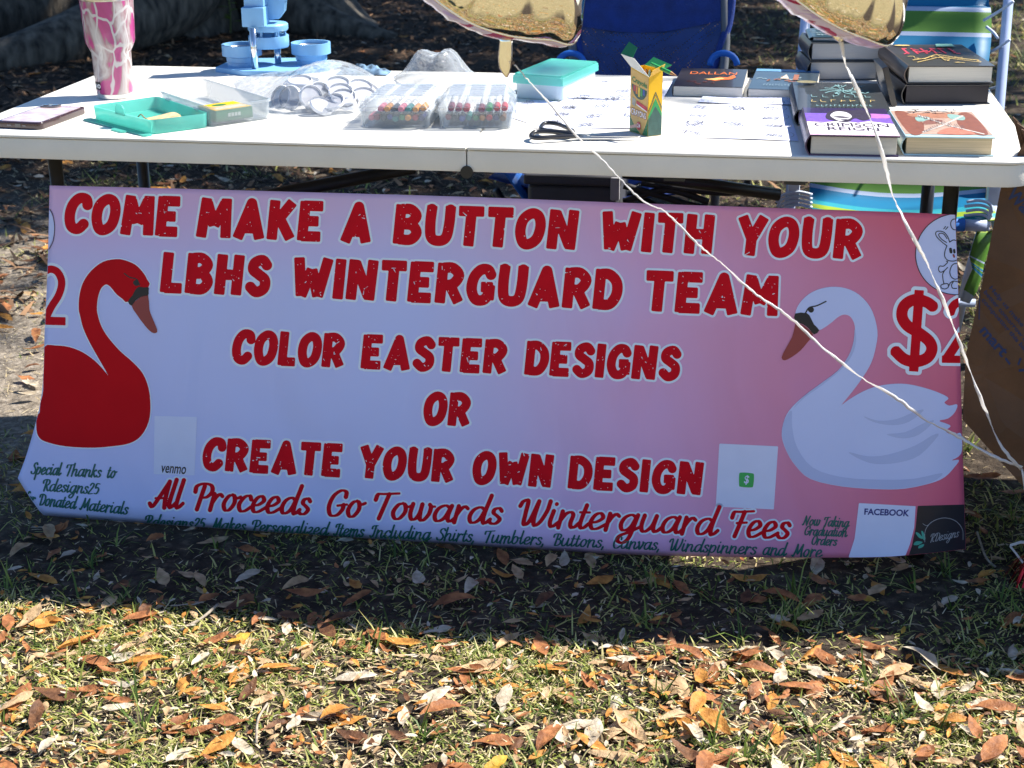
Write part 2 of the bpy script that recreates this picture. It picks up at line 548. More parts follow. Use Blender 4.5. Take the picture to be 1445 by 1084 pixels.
def leaf_mat(name, c, c2):
    m = mat(name, c, .62, var=.35, scale=55, c2=c2, bump=.35, bscale=160, trans=.28, spec=.35)
    return m
LEAF = [("rust brown", leaf_mat("leaf_rust", (.30, .105, .04), (.52, .215, .08))),
        ("orange", leaf_mat("leaf_orange", (.52, .20, .035), (.74, .36, .08))),
        ("tan", leaf_mat("leaf_tan", (.52, .33, .16), (.70, .49, .28))),
        ("pale grey tan", leaf_mat("leaf_pale", (.60, .49, .34), (.78, .69, .54))),
        ("dark brown", leaf_mat("leaf_dark", (.12, .05, .024), (.24, .11, .05))),
        ("yellow", leaf_mat("leaf_yellow", (.6, .34, .03), (.72, .45, .07)))]
SHAPE = [("flat", .02, .25, .2), ("curled", .3, 1.0, .3), ("folded", .6, .4, .3), ("cupped", .35, -.7, .2), ("twisted", .25, .5, 1.0), ("flat", .12, -.3, .5)]
LM = {}
for ci, (cn, m) in enumerate(LEAF):
    for si, (sn, fo, cu, tw) in enumerate(SHAPE):
        for vi, (Lm, wm) in enumerate(((.064, .0205), (.082, .025), (.048, .021))):
            v, f = leaf_geo(Lm, wm, fo, cu, tw, ci*31+si*7+vi)
            me = bpy.data.meshes.new("fallen_leaf"); me.from_pydata([tuple(x) for x in v], [], f); me.update()
            me.polygons.foreach_set("use_smooth", [True]*len(me.polygons)); me.materials.append(m)
            LM[ci, si, vi] = me
def leaf_pose(x, y, big=1.0):
    q = Matrix.Rotation(random.uniform(0, 2*math.pi), 4, 'Z') @ Matrix.Rotation(random.gauss(0, .09), 4, 'Y') @ Matrix.Rotation(random.gauss(0, .12), 4, 'X')
    if random.random() < .3:
        q = q @ Matrix.Rotation(math.pi, 4, 'X')
    z = float(hz(x, y))+.006+abs(random.gauss(0, .005))
    return Matrix.Translation((x, y, z)) @ q @ Matrix.Scale(big, 4)
PLACES = [(-9, -.42, "below the red swan"), (-.42, -.05, "below the left words"), (-.05, .28, "below the banner's middle"),
          (.28, .62, "below the script's right end"), (.62, 9, "below the white swan")]
leaf_spots = []
tries = 0
while len(leaf_spots) < 298 and tries < 60000:
    tries += 1
    y = random.uniform(-.78, .0); x = random.uniform(-1.15, 1.35)
    if not view_w(np.array(x), np.array(y)): continue
    dens = .95 if y < -.27 else .34
    if x < -.25 and y > -.3: dens *= .6
    if x > .3: dens *= 1.25
    if random.random() > dens*(.55+.6*float(patchy(x*.9+3, y*.9))): continue
    if min([(x-a)**2+(y-b)**2 for a, b in leaf_spots] or [1]) < .018**2: continue
    leaf_spots.append((x, y))
for (x, y) in leaf_spots:
    ci = random.choices(range(6), (24, 22, 28, 20, 4, 2))[0]
    si = random.randrange(6); vi = random.choices(range(3), (4, 3, 4))[0]
    o = bpy.data.objects.new("fallen_leaf", LM[ci, si, vi]); COL.objects.link(o)
    o.matrix_world = leaf_pose(x, y, random.uniform(.8, 1.2))
    zone = "on sunlit grass" if y < -.29 else "in shade"
    pl = next(p for a, b, p in PLACES if a <= x < b)
    tag(o, "%s %s %s oak leaf %s %s" % (("small", "long", "stubby")[(0, 1, 2)[vi]], SHAPE[si][0], LEAF[ci][0], zone, pl), "leaf", "fallen oak leaves in front of the banner")
def merge_leaves(name, spots, weights, label, big=(.8, 1.2)):
    V, F, MI = [], [], []
    cnt = 0
    for (x, y) in spots:
        ci = random.choices(range(6), weights)[0]
        si = random.randrange(6); vi = random.randrange(3)
        me = LM[ci, si, vi]
        M = leaf_pose(x, y, random.uniform(*big))
        co = np.empty(len(me.vertices)*3); me.vertices.foreach_get("co", co); co = co.reshape(-1, 3)
        A = np.array(M)
        V.append(co @ A[:3, :3].T+A[:3, 3])
        for p in me.polygons: F.append([i+cnt for i in p.vertices])
        MI += [ci]*len(me.polygons); cnt += len(co)
    me = bpy.data.meshes.new(name); me.from_pydata(np.vstack(V).tolist(), [], F); me.update()
    o = link_mesh(name, me, [m for _, m in LEAF], smooth=True)
    me.polygons.foreach_set("material_index", MI)
    return tag(o, label, "leaf litter", kind="stuff")
sp = [tuple(p) for p in scatter(3200, -1.4, 1.8, -.95, .3, lambda x, y: np.where(y < -.27, .15, .08)*(.4+.8*patchy(x*.9+3, y*.9))*view_w(x, y))]
sp += [tuple(p) for p in scatter(8000, -3.6, 4.2, .25, 8.5, lambda x, y: np.clip(.55-.03*y, .14, .7)*np.where((x < -.6) & (y < 3), 3.2, 1)*(.3+.7*patchy(x, y))*view_w(x, y))]
merge_leaves("leaf_litter", sp, (30, 16, 20, 18, 14, 1), "thin scatter of brown and tan leaves across the ground behind the table")
bits = [tuple(p) for p in scatter(10500, -1.4, 1.8, -.95, .3, lambda x, y: np.where(y < -.27, .8, .22)*view_w(x, y))]
merge_leaves("leaf_crumbs", bits, (26, 24, 28, 18, 6, 1), "broken crumbs of brown leaf between the grass blades", (.14, .46))
# dark chips and broken leaves towards the tree
fl = [tuple(p) for p in scatter(900, -3.0, 3.5, -6.0, -1.0, lambda x, y: .8+0*x)]
merge_leaves("leaf_litter", fl, (30, 20, 22, 18, 8, 2), "loose brown and tan leaves over the lawn on the camera's side", (1.0, 1.6))
mp = scatter(30000, -3.9, 1.2, 1.2, 9.5, lambda x, y: np.clip(1.1-x*.6, .1, 1)*view_w(x, y))
nn = len(mp)
blades("leaf_mould", mp, RNG.gamma(3, .012, nn)+.01, RNG.uniform(1.1, 1.55, nn), RNG.uniform(.006, .02, nn),
       island_mat("mould_bit", [(0, (.018, .012, .008)), (.5, (.065, .038, .022)), (.8, (.16, .09, .05)), (1, (.40, .23, .12))], .9),
       "dark leaf mould and bark chips covering the ground round the oak", cat="leaf mould", curl=.3, lift=.012)
# twigs
def twig(pts, r, label):
    P = [(a, b, float(hz(a, b))+.008+c) for a, b, c in pts]
    o = MB().tube(catmull(P, 5), r, 6).build("twig", mat("twig_bark", (.3, .25, .19), .9, var=.3, scale=90, bump=.4), smooth=True)
    tag(o, label, "twig", "twigs lying among the leaves")
def gp(px, py): 
    v = onz(px, py, 0.0); return v.x, v.y
a, b = gp(255, 893), gp(308, 865)
twig([(a[0], a[1], 0), ((a[0]+b[0])/2+.004, (a[1]+b[1])/2, .004), (b[0], b[1], .012)], .0026, "pale bent twig at the left edge of the shadow")
a, b = gp(378, 1000), gp(362, 1052)
twig([(a[0], a[1], .004), ((a[0]+b[0])/2-.006, (a[1]+b[1])/2, .006), (b[0], b[1], 0)], .002, "thin crooked pale twig below the left half of the banner")
a, b, c = gp(1378, 758), gp(1390, 795), gp(1405, 801)
twig([(a[0], a[1], .01), (b[0], b[1], .012), (c[0], c[1], 0)], .0022, "curved dead stem in the shade beside the banner's right corner")

# ------------------------------------------------------------------ oak behind, and the crown that shades the far ground
TR = (-3.15, 7.3)
oak = thing("oak_tree", "old dark barked oak with flared roots standing behind the table", "tree", (TR[0], TR[1], 0))
bark = mat("bark", (.030, .024, .018), .95, var=.6, scale=20, bump=1.0, bscale=34, c2=(.15, .125, .095), stretch=(1, 1, .35), detail=8)
tb = MB()
ang = np.linspace(0, 2*np.pi, 73)
rows = []
for z in [-.1, .0, .05, .12, .2, .3, .42, .6, .9, 1.4, 2.2, 3.2, 4.2]:
    fl = math.exp(-z/.33)
    rr = .66+.10*math.exp(-z/1.2)+.22*fl*(1+.9*np.cos(ang*5+1.1)*.9+.35*np.cos(ang*3+.4))+.035*np.sin(ang*9+z*1.5)+.02*np.sin(ang*17+z)
    rows.append(np.c_[TR[0]+rr*np.cos(ang), TR[1]+rr*np.sin(ang), np.full(73, z)])
tb.grid(rows)
tb.build("trunk", bark, oak, smooth=True)
for pts, rr in (([(-3.0, 6.8, .32), (-3.0, 6.15, .2), (-3.2, 5.5, .10), (-3.6, 5.0, .0)], [.3, .22, .15, .08]),
                ([(-3.4, 6.7, .3), (-3.75, 6.1, .2), (-4.2, 5.5, .08), (-4.9, 5.2, -.04)], [.3, .22, .14, .06]),
                ([(-2.6, 6.9, .2), (-2.3, 6.75, .08), (-2.0, 6.65, .0), (-1.7, 6.6, -.05)], [.22, .14, .09, .05])):
    MB().tube(catmull(pts, 6), np.interp(np.linspace(0, 1, 19), np.linspace(0, 1, 4), rr), 12).build("root", bark, oak, smooth=True)
rg = np.random.default_rng(5)
lb = MB()
tips = []
for k in range(9):
    a = k*.7+.2
    rad = rg.uniform(3.5, 7.0)
    e = np.array([-.3+rad*math.cos(a), 7.4+.75*rad*math.sin(a), rg.uniform(5.2, 7.5)])
    if e[1] < 3.6: e[1] = 3.6+rg.uniform(0, .6)
    s0 = np.array([TR[0]+.3*math.cos(a), TR[1]+.3*math.sin(a), 3.6])
    mid = (s0+e)/2+np.array([0, 0, .9])
    P = catmull([s0, mid, e], 6)
    lb.tube(P, np.linspace(.24, .04, len(P)), 8)
    tips += [P[6], P[8], P[10], P[12]]
lb.build("limb", bark, oak, smooth=True)
nL = 46000
C = rg.normal(size=(360, 3))*np.array([3.6, 3.0, .9])+np.array([1.65, 8.6, 6.3])
ci = rg.integers(0, len(C), nL)
LP = C[ci]+rg.normal(size=(nL, 3))*np.array([.42, .42, .26])
gshadow = LP-np.c_[np.full(nL, .79), np.full(nL, .42), np.ones(nL)]*LP[:, 2:3]
lim = .98+.22*np.sin(gshadow[:, 0]*2.1)+.12*np.sin(gshadow[:, 0]*5.3+1)+.4*np.clip(gshadow[:, 0]-.6, 0, 1)*0
holes = patchy(gshadow[:, 0]*.9+2, gshadow[:, 1]*.8+1)
thin = (gshadow[:, 1] > .12) & (rg.random(nL) < .60*np.clip((patchy(gshadow[:, 0]*.7+1, gshadow[:, 1]*1.3+4)-.35)*3, 0, 1))
keep = ((gshadow[:, 1] > lim) & (holes < .60) | thin) & (LP[:, 2] > 3.6)
LP = LP[keep]; nL = len(LP)
ax = rg.normal(size=(nL, 3)); ax /= np.linalg.norm(ax, axis=1)[:, None]
bx = np.cross(ax, rg.normal(size=(nL, 3))); bx /= np.linalg.norm(bx, axis=1)[:, None]
sz = rg.uniform(.09, .17, nL)[:, None]
V = np.stack([LP-ax*sz, LP+bx*sz*.38, LP+ax*sz, LP-bx*sz*.38], 1).reshape(-1, 3)
me = bpy.data.meshes.new("crown")
me.vertices.add(len(V)); me.vertices.foreach_set("co", V.ravel())
me.loops.add(nL*4); me.loops.foreach_set("vertex_index", np.arange(nL*4, dtype=np.int32))
me.polygons.add(nL); me.polygons.foreach_set("loop_start", np.arange(0, nL*4, 4, dtype=np.int32))
me.update(calc_edges=True)
link_mesh("crown", me, island_mat("oak_leaf", [(0, (.03, .055, .015)), (1, (.09, .13, .035))], .5, .3), oak)
# seedling by the trunk
sv = onz(325, 44, 0.0)
sd = thing("seedling", "small bright green seedling growing beside the oak trunk", "plant", (sv.x, sv.y, float(hz(sv.x, sv.y))))
lf = MB()
for k in range(9):
    a = k*2.4; h = .05+.022*k; L = .085-.004*k
    o = Vector((sv.x, sv.y, h)); e1 = Vector((math.cos(a), math.sin(a), .45)); sd_ = Vector((-math.sin(a), math.cos(a), 0))
    lf.grid([[o+e1*L*t+sd_*w*L*s+Vector((0, 0, -.35*L*t*t)) for s in (-1, 0, 1)] for t, w in ((0, .05), (.3, .24), (.65, .28), (.9, .13), (1, .01))])
lf.build("foliage", mat("seedling_leaf", (.16, .25, .03), .5, trans=.35, var=.25), sd)
MB().tube([(sv.x, sv.y, -.03), (sv.x+.01, sv.y, .12), (sv.x, sv.y, .24)], .005, 6).build("stem", mat("seedling_stem", (.1, .12, .03)), sd)

# ------------------------------------------------------------------ folding table
plastic = mat("table_plastic", (.76, .73, .66), .42, var=.05, scale=7, bump=.10, bscale=380, spec=.45)
black_tube = mat("black_steel", (.018, .017, .016), .38, var=.2, spec=.5)
table = thing("folding_table", "long white folding plastic table crowded with craft supplies and books", "table", (0, .375, 0))
def table_half(sx):
    r = .055
    pts = []
    w, d = .9135, .75
    for (cx, cy, a0) in ((w-r, r, -90), (w-r, d-r, 0)):
        for k in range(8):
            a = R(a0+90*k/7); pts.append((cx+r*math.cos(a), cy+r*math.sin(a)))
    pts += [(.0012, d), (.0012, .0)]
    if sx < 0:
        pts = [(-x, y) for x, y in reversed(pts)]
    b = MB().prism(pts, TZ-.006, TZ, bev=.0045, seg=3)
    # the skirt hangs a little in from the lip, with a notch at the hinge
    ins = .0035
    def inset(p):
        x, y = p
        return (x-math.copysign(ins, x)*(abs(x) > .01), y+(ins if y < .375 else -ins))
    q = [inset(p) for p in pts]
    b.prism([p for p in q], TZ-.043, TZ-.0065, bev=.004, seg=2)
    return b.build("tabletop_half", plastic, table, auto=40)
for s in (-1, 1):
    table_half(s)
for s in (-1, 1):      # pressed panel near each end
    m = MB()
    m.prism(rrect(.05, .02, .006), 0, .0008, Matrix.Translation((s*.86, .60, TZ+.0001)))
    m.build("moulded_mark", plastic, table)
hb = MB()
M = Matrix.Translation((0, .0035, TZ-.0425)) @ Matrix.Rotation(R(90), 4, 'X')
hb.lathe([(.0001, -.004), (.0105, -.004), (.0105, .004), (.0001, .004)], 20, M)
hb.build("hinge", mat("black_plastic", (.012, .012, .012), .5), table)
for px in (952, 1122):
    p = ony(px, 250, .02)
    MB().box((.034, .02, .006), Matrix.Translation((p.x, .018, TZ-.0462)), .001).build("bracket", MATS["black_plastic"], table)
LX = [ony(79, 240, .10).x, ony(1342, 275, .10).x, ony(202, 243, .60).x, ony(1309, 275, .60).x]
for x, y in ((LX[0], .10), (LX[1], .10), (LX[2], .60), (LX[3], .60)):
    b = MB().tube([(x, y, .0), (x, y, TZ-.0435)], .0125, 14)
    b.build("leg", black_tube, table, smooth=True)
for xa, xb in ((LX[0], LX[2]), (LX[1], LX[3])):
    MB().tube([(xa, .10, .12), (xb, .60, .12)], .010, 10).build("leg_rail", black_tube, table, smooth=True)
# folding braces under the top
p, q = ony(452, 262, .35), ony(585, 236, .40)
MB().tube([p-(q-p)*1.8, q], .013, 10).build("brace", black_tube, table, smooth=True)
p, q = ony(1010, 262, .45), ony(880, 243, .40)
MB().tube([p+(p-q)*.7, q], .012, 10).build("brace", black_tube, table, smooth=True)

# ------------------------------------------------------------------ banner
def b_surf(x, z):
    s = z/.66
    y = -.004+.066*s+.005*np.sin(x*5.5+1.0)*np.sin(s*2.6+.3)+.0022*np.sin(x*17+s*4)+.0012*np.sin(x*34-s*9)*np.clip(s, 0, 1)
    y = y+.9*np.clip(.045-z, 0, 1)*(np.clip(.045-z, 0, .05)/.05)*.6
    y = y+6.0*np.clip((LX[0]+.018)-x, 0, 1)**2*(np.clip((z-.18)/.3, 0, 1))
    y = y+6.0*np.clip(x-(LX[1]-.012), 0, 1)**2
    return y
def on_banner(px, py, off=0.0):
    v = ray(px, py)
    y = np.full(np.shape(px), .03)
    for _ in range(14):
        t = (y-off-CAM[1])/v[..., 1]
        P = CAM+v*t[..., None]
        y = .5*y+.5*b_surf(P[..., 0], P[..., 2])
    t = (y-off-CAM[1])/v[..., 1]
    return CAM+v*t[..., None]
TOP = catmull([(70, 262), (200, 265), (420, 271), (660, 278), (900, 287), (1140, 295), (1280, 300), (1348, 303)], 6)
LEFT = catmull([(70, 262), (67, 380), (63, 470), (60, 545), (52, 590), (38, 640), (25, 675)], 6)
RIGHT = catmull([(1348, 303), (1352, 400), (1355, 500), (1358, 620), (1361, 713), (1363, 775)], 6)
BOT = np.vstack([catmull([(25, 675), (42, 702), (60, 727)], 3), catmull([(60, 727), (110, 731.5), (200, 738), (400, 752), (640, 768), (760, 776), (900, 783), (1050, 786.5), (1180, 787), (1250, 786), (1310, 781), (1363, 775)], 5)[1:]])
def resample(P, n, w=None):
    d = np.r_[0, np.cumsum(np.linalg.norm(np.diff(P, axis=0), axis=1))]; d /= d[-1]
    t = np.linspace(0, 1, n)
    return np.c_[np.interp(t, d, P[:, 0]), np.interp(t, d, P[:, 1])]
BOUT = np.vstack([TOP, RIGHT[1:], BOT[::-1][1:], LEFT[::-1][1:-1]])
NU, NV = 150, 60
top, bot, lef, rig = resample(TOP, NU), resample(BOT, NU), resample(LEFT, NV), resample(RIGHT, NV)
uu, vv = np.meshgrid(np.linspace(0, 1, NU), np.linspace(0, 1, NV))
U3, V3 = uu[..., None], vv[..., None]
PX = (1-V3)*top[None]+V3*bot[None]+(1-U3)*lef[:, None]+U3*rig[:, None] \
    - ((1-U3)*(1-V3)*top[0]+U3*(1-V3)*top[-1]+(1-U3)*V3*bot[0]+U3*V3*bot[-1])
BP = on_banner(PX[..., 0], PX[..., 1])
def banner_mat():
    m = bpy.data.materials.new("banner_print"); m.use_nodes = True
    nt = m.node_tree; b = nt.nodes["Principled BSDF"]; L = nt.links
    _set(b, "Roughness", .34); _set(b, ("Specular IOR Level",), .32)
    uv = nt.nodes.new("ShaderNodeUVMap"); uv.uv_map = "print"
    sx = nt.nodes.new("ShaderNodeSeparateXYZ"); L.new(uv.outputs[0], sx.inputs[0])
    nz = nt.nodes.new("ShaderNodeTexNoise"); nz.inputs["Scale"].default_value = 3.2; nz.inputs["Detail"].default_value = 2
    L.new(uv.outputs[0], nz.inputs["Vector"])
    def M(op, a, c=None):
        q = nt.nodes.new("ShaderNodeMath"); q.operation = op
        for k, s in enumerate((a, c)):
            if s is None: continue
            if isinstance(s, (int, float)): q.inputs[k].default_value = s
            else: L.new(s, q.inputs[k])
        return q.outputs[0]
    def MR(s, a, c, lo=0., hi=1.):
        q = nt.nodes.new("ShaderNodeMapRange"); q.interpolation_type = 'SMOOTHSTEP'
        q.inputs["From Min"].default_value = a; q.inputs["From Max"].default_value = c
        q.inputs["To Min"].default_value = lo; q.inputs["To Max"].default_value = hi
        L.new(s, q.inputs["Value"]); return q.outputs[0]
    x = M('ADD', sx.outputs[0], M('MULTIPLY', M('SUBTRACT', nz.outputs["Fac"], .5), .10))
    y = sx.outputs[1]
    # the printed wash: white left of centre, rose towards the right, a blush along the top left
    diag = M('ADD', x, M('MULTIPLY', y, .14))
    right = M('ADD', MR(diag, .42, .86, 0, .55), MR(diag, .72, 1.08, 0, .48))
    tl = M('MULTIPLY', MR(y, .40, .24, 0, .34), MR(x, .55, .05, .55, 1.0))
    f = M('MINIMUM', M('ADD', right, tl), 1.0)
    r = nt.nodes.new("ShaderNodeValToRGB")
    r.color_ramp.elements[0].color = (.585, .645, 1.0, 1); r.color_ramp.elements[1].color = (.70, .13, .22, 1)
    e = r.color_ramp.elements.new(.4); e.color = (.73, .425, .70, 1)
    L.new(f, r.inputs[0]); L.new(r.outputs[0], b.inputs["Base Color"])
    # soft ripples and a few creases in the vinyl
    mp = nt.nodes.new("ShaderNodeMapping"); mp.inputs["Scale"].default_value = (9, 2.2, 1); mp.inputs["Rotation"].default_value = (0, 0, .35)
    L.new(uv.outputs[0], mp.inputs[0])
    n2 = nt.nodes.new("ShaderNodeTexNoise"); n2.inputs["Scale"].default_value = 1.0; n2.inputs["Detail"].default_value = 2.5; n2.inputs["Distortion"].default_value = .5
    L.new(mp.outputs[0], n2.inputs["Vector"])
    bp = nt.nodes.new("ShaderNodeBump"); bp.inputs["Strength"].default_value = .9; bp.inputs["Distance"].default_value = .04
    L.new(n2.outputs["Fac"], bp.inputs["Height"]); L.new(bp.outputs[0], b.inputs["Normal"])
    return m
verts = BP.reshape(-1, 3)
faces = [(j*NU+i, (j+1)*NU+i, (j+1)*NU+i+1, j*NU+i+1) for j in range(NV-1) for i in range(NU-1)]
bz = float(verts[:, 2].min())
banner = thing("banner", "wide pink and white printed banner with swans and red lettering hanging before the table legs", "banner",
               (float(verts[:, 0].mean()), .0, max(0.0, bz)))
BMAT = banner_mat()
bo = pydata("sheet", verts, faces, BMAT, banner, smooth=True)
ul = bo.data.uv_layers.new(name="print")
idx = np.empty(len(bo.data.loops), dtype=np.int32); bo.data.loops.foreach_get("vertex_index", idx)
uvs = (PX.reshape(-1, 2)/np.array([PW, PH]))[idx]
ul.data.foreach_set("uv", uvs.ravel())
md = bo.modifiers.new("thickness", 'SOLIDIFY'); md.thickness = .0007; md.offset = -1.0

# ---- lettering: strokes -> distance field -> outline mesh on the banner
def seg_sdf(X, Y, p, q, r0, r1):
    d = q-p; L2 = float(d @ d)+1e-12
    t = np.clip(((X-p[0])*d[0]+(Y-p[1])*d[1])/L2, 0, 1)
    return np.hypot(X-p[0]-t*d[0], Y-p[1]-t*d[1])-(r0+(r1-r0)*t)
def bar_sdf(X, Y, p, q, r, rnd):
    d = q-p; L = math.hypot(*d)+1e-9; d = d/L
    c = (p+q)/2
    a = np.abs((X-c[0])*d[0]+(Y-c[1])*d[1])-(L/2-rnd)
    b = np.abs(-(X-c[0])*d[1]+(Y-c[1])*d[0])-(r-rnd)
    return np.hypot(np.maximum(a, 0), np.maximum(b, 0))+np.minimum(np.maximum(a, b), 0)-rnd
def poly_sdf(X, Y, P):
    P = np.asarray(P, float); Q = np.roll(P, -1, 0)
    D = np.full(X.shape, 1e9); ins = np.zeros(X.shape, bool)
    for a, b in zip(P, Q):
        D = np.minimum(D, seg_sdf(X, Y, a, b, 0, 0))
        if a[1] != b[1]:
            ins ^= ((a[1] > Y) != (b[1] > Y)) & (X < (b[0]-a[0])*(Y-a[1])/(b[1]-a[1])+a[0])
    return np.where(ins, -D, D)
class Field:
    def __init__(self, x0, y0, x1, y1, c):
        self.c = c
        self.x = np.arange(x0, x1+c, c); self.y = np.arange(y0, y1+c, c)
        self.X, self.Y = np.meshgrid(self.x, self.y)
        self.D = np.full(self.X.shape, 1e3)
    def win(self, pts, m):
        P = np.atleast_2d(pts); lo = P.min(0)-m; hi = P.max(0)+m
        i0 = max(0, int((lo[0]-self.x[0])/self.c)); i1 = min(len(self.x), int((hi[0]-self.x[0])/self.c)+2)
        j0 = max(0, int((lo[1]-self.y[0])/self.c)); j1 = min(len(self.y), int((hi[1]-self.y[0])/self.c)+2)
        return (slice(j0, max(j0, j1)), slice(i0, max(i0, i1)))
    def add(self, pts, fn, m):
        w = self.win(pts, m)
        if self.D[w].size: self.D[w] = np.minimum(self.D[w], fn(self.X[w], self.Y[w]))
    def cut(self, pts, fn, m):
        w = self.win(pts, m)
        if self.D[w].size: self.D[w] = np.maximum(self.D[w], -fn(self.X[w], self.Y[w]))
    def stroke(self, P, Wd):
        for k in range(len(P)-1):
            self.add(P[k:k+2], lambda X, Y: seg_sdf(X, Y, P[k], P[k+1], Wd[k]/2, Wd[k+1]/2), max(Wd)+9)
    def bars(self, P, wd, rnd):
        for k in range(len(P)-1):
            self.add(P[k:k+2], lambda X, Y: bar_sdf(X, Y, P[k], P[k+1], wd/2, rnd), wd+9)
        for k in range(1, len(P)-1):
            self.add(P[k], lambda X, Y: np.hypot(X-P[k][0], Y-P[k][1])-wd/2, wd+9)
    def poly(self, P):
        self.add(P, lambda X, Y: poly_sdf(X, Y, P), 10)
    def clip(self, inset=0.0):
        self.D = np.maximum(self.D, poly_sdf(self.X, self.Y, BOUT)+inset)
    def mesh(self, level=0.0):
        """marching squares: the region where D < level, welded"""
        D = self.D-level; ny, nx = D.shape
        D = np.where(np.abs(D) < 1e-4, -1e-4, D)
        ins = D < 0
        n4 = ins[:-1, :-1].astype(int)+ins[:-1, 1:]+ins[1:, 1:]+ins[1:, :-1]
        V, F, key = [], [], {}
        def node(j, i):
            k = (j, i)
            if k not in key: key[k] = len(V); V.append((self.x[i], self.y[j]))
            return key[k]
        def cross(j, i, j2, i2):
            k = (j, i, j2, i2) if (j, i) < (j2, i2) else (j2, i2, j, i)
            if k not in key:
                a, b = D[k[0], k[1]], D[k[2], k[3]]; t = a/(a-b)
                key[k] = len(V)
                V.append((self.x[k[1]]+(self.x[k[3]]-self.x[k[1]])*t, self.y[k[0]]+(self.y[k[2]]-self.y[k[0]])*t))
            return key[k]
        for j, i in zip(*np.nonzero(n4)):
            c = ((j, i), (j, i+1), (j+1, i+1), (j+1, i))
            if n4[j, i] == 4:
                F.append([node(*p) for p in c]); continue
            out = []
            for k in range(4):
                p, q = c[k], c[(k+1) % 4]
                if ins[p]: out.append(node(*p))
                if ins[p] != ins[q]: out.append(cross(*p, *q))
            if len(out) >= 3: F.append(out)
        return V, F
    def build(self, name, m, off, parent, level=0.0):
        V, F = self.mesh(level)
        if not F: return None
        V = np.array(V)
        return pydata(name, on_banner(V[:, 0], V[:, 1], off), F, m, parent)

BOLD = {   # stroke skeletons on a unit cap height: S = smooth, L = straight
 'A': (.78, ['L .12 0 .40 .90 .67 0', 'L .24 .27 .56 .27']),
 'B': (.70, ['L .14 0 .14 1', 'S .14 .88 .38 .88 .53 .72 .40 .55 .16 .53', 'S .16 .5 .44 .48 .57 .30 .44 .12 .14 .12']),
 'C': (.66, ['S .58 .68 .53 .86 .34 .88 .18 .70 .13 .42 .20 .17 .38 .11 .55 .27']),
 'D': (.70, ['L .14 0 .14 1', 'S .14 .88 .36 .87 .55 .68 .57 .38 .42 .14 .14 .12']),
 'E': (.62, ['L .14 0 .14 1', 'L .10 .885 .59 .885', 'L .10 .5 .51 .5', 'L .10 .115 .59 .115']),
 'G': (.72, ['S .60 .72 .50 .87 .32 .86 .17 .66 .14 .36 .26 .13 .45 .12 .57 .26', 'L .58 .12 .58 .50', 'L .36 .44 .66 .44']),
 'H': (.72, ['L .14 0 .14 1', 'L .57 0 .57 1', 'L .14 .5 .57 .5']),
 'I': (.28, ['L .14 0 .14 1']),
 'K': (.70, ['L .14 0 .14 1', 'L .58 .97 .20 .42', 'L .27 .58 .60 .03']),
 'L': (.58, ['L .14 0 .14 1', 'L .10 .115 .56 .115']),
 'M': (.86, ['L .13 0 .19 1', 'L .21 .90 .43 .30', 'L .43 .30 .66 .90', 'L .68 1 .74 0']),
 'N': (.74, ['L .13 0 .14 1', 'L .16 .94 .56 .08', 'L .58 0 .60 1']),
 'O': (.74, ['C .37 .88 .18 .72 .13 .42 .22 .14 .38 .11 .55 .26 .61 .58 .54 .82']),
 'R': (.70, ['L .14 0 .14 1', 'S .14 .88 .39 .88 .55 .70 .41 .48 .14 .46', 'L .33 .5 .60 .03']),
 'S': (.64, ['S .54 .74 .40 .89 .21 .82 .18 .65 .34 .53 .50 .40 .49 .19 .30 .10 .11 .25']),
 'T': (.66, ['L .02 .885 .64 .885', 'L .33 0 .33 .96']),
 'U': (.72, ['S .14 1 .13 .55 .18 .20 .36 .11 .54 .20 .59 .55 .59 1']),
 'W': (.96, ['L .12 1 .25 .04', 'L .25 .04 .46 .72', 'L .46 .72 .66 .04', 'L .66 .04 .84 1']),
 'Y': (.70, ['L .10 .99 .36 .42', 'L .62 .99 .36 .42', 'L .35 0 .36 .5']),
}
def rot2(dx, dy):
    return math.atan2(dy, dx)
def bold_words(words, base, cap, shear, wd):
    """words: (text, x0, x1) in picture measure; base: (x, y) pairs of the base line"""
    out = []
    sl = (base[1][1]-base[0][1])/(base[1][0]-base[0][0])
    for wi, (s, x0, x1) in enumerate(words):
        adv = [BOLD[ch][0] for ch in s]
        gap = .055
        tot = sum(adv)+gap*(len(s)-1)
        sxx = (x1-x0-shear*cap*.7)/tot
        cur = x0
        for ch, a in zip(s, adv):
            for st in BOLD[ch][1]:
                t = st.split(); P = np.array(t[1:], float).reshape(-1, 2)
                if t[0] == 'S': P = catmull(P, 5)
                if t[0] == 'C': P = catmull(P, 5, True); P = np.vstack([P, P[:1]])
                x = cur+P[:, 0]*sxx+P[:, 1]*cap*shear
                y = base[0][1]+sl*(x-base[0][0])-P[:, 1]*cap
                out.append((t[0], np.c_[x, y]))
            cur += (a+gap)*sxx
    return out
red_ink = mat("red_ink", (.62, .0025, .014), .55, var=.06, scale=30, spec=.12)
white_ink = mat("white_ink", (.76, .86, 1.0), .45, var=.02, scale=30, spec=.4)
green_ink = mat("green_ink", (.014, .12, .105), .5, var=.1, scale=30)
black_ink = mat("black_ink", (.012, .011, .014), .5, var=.1, scale=30)
prg = np.random.default_rng(3)
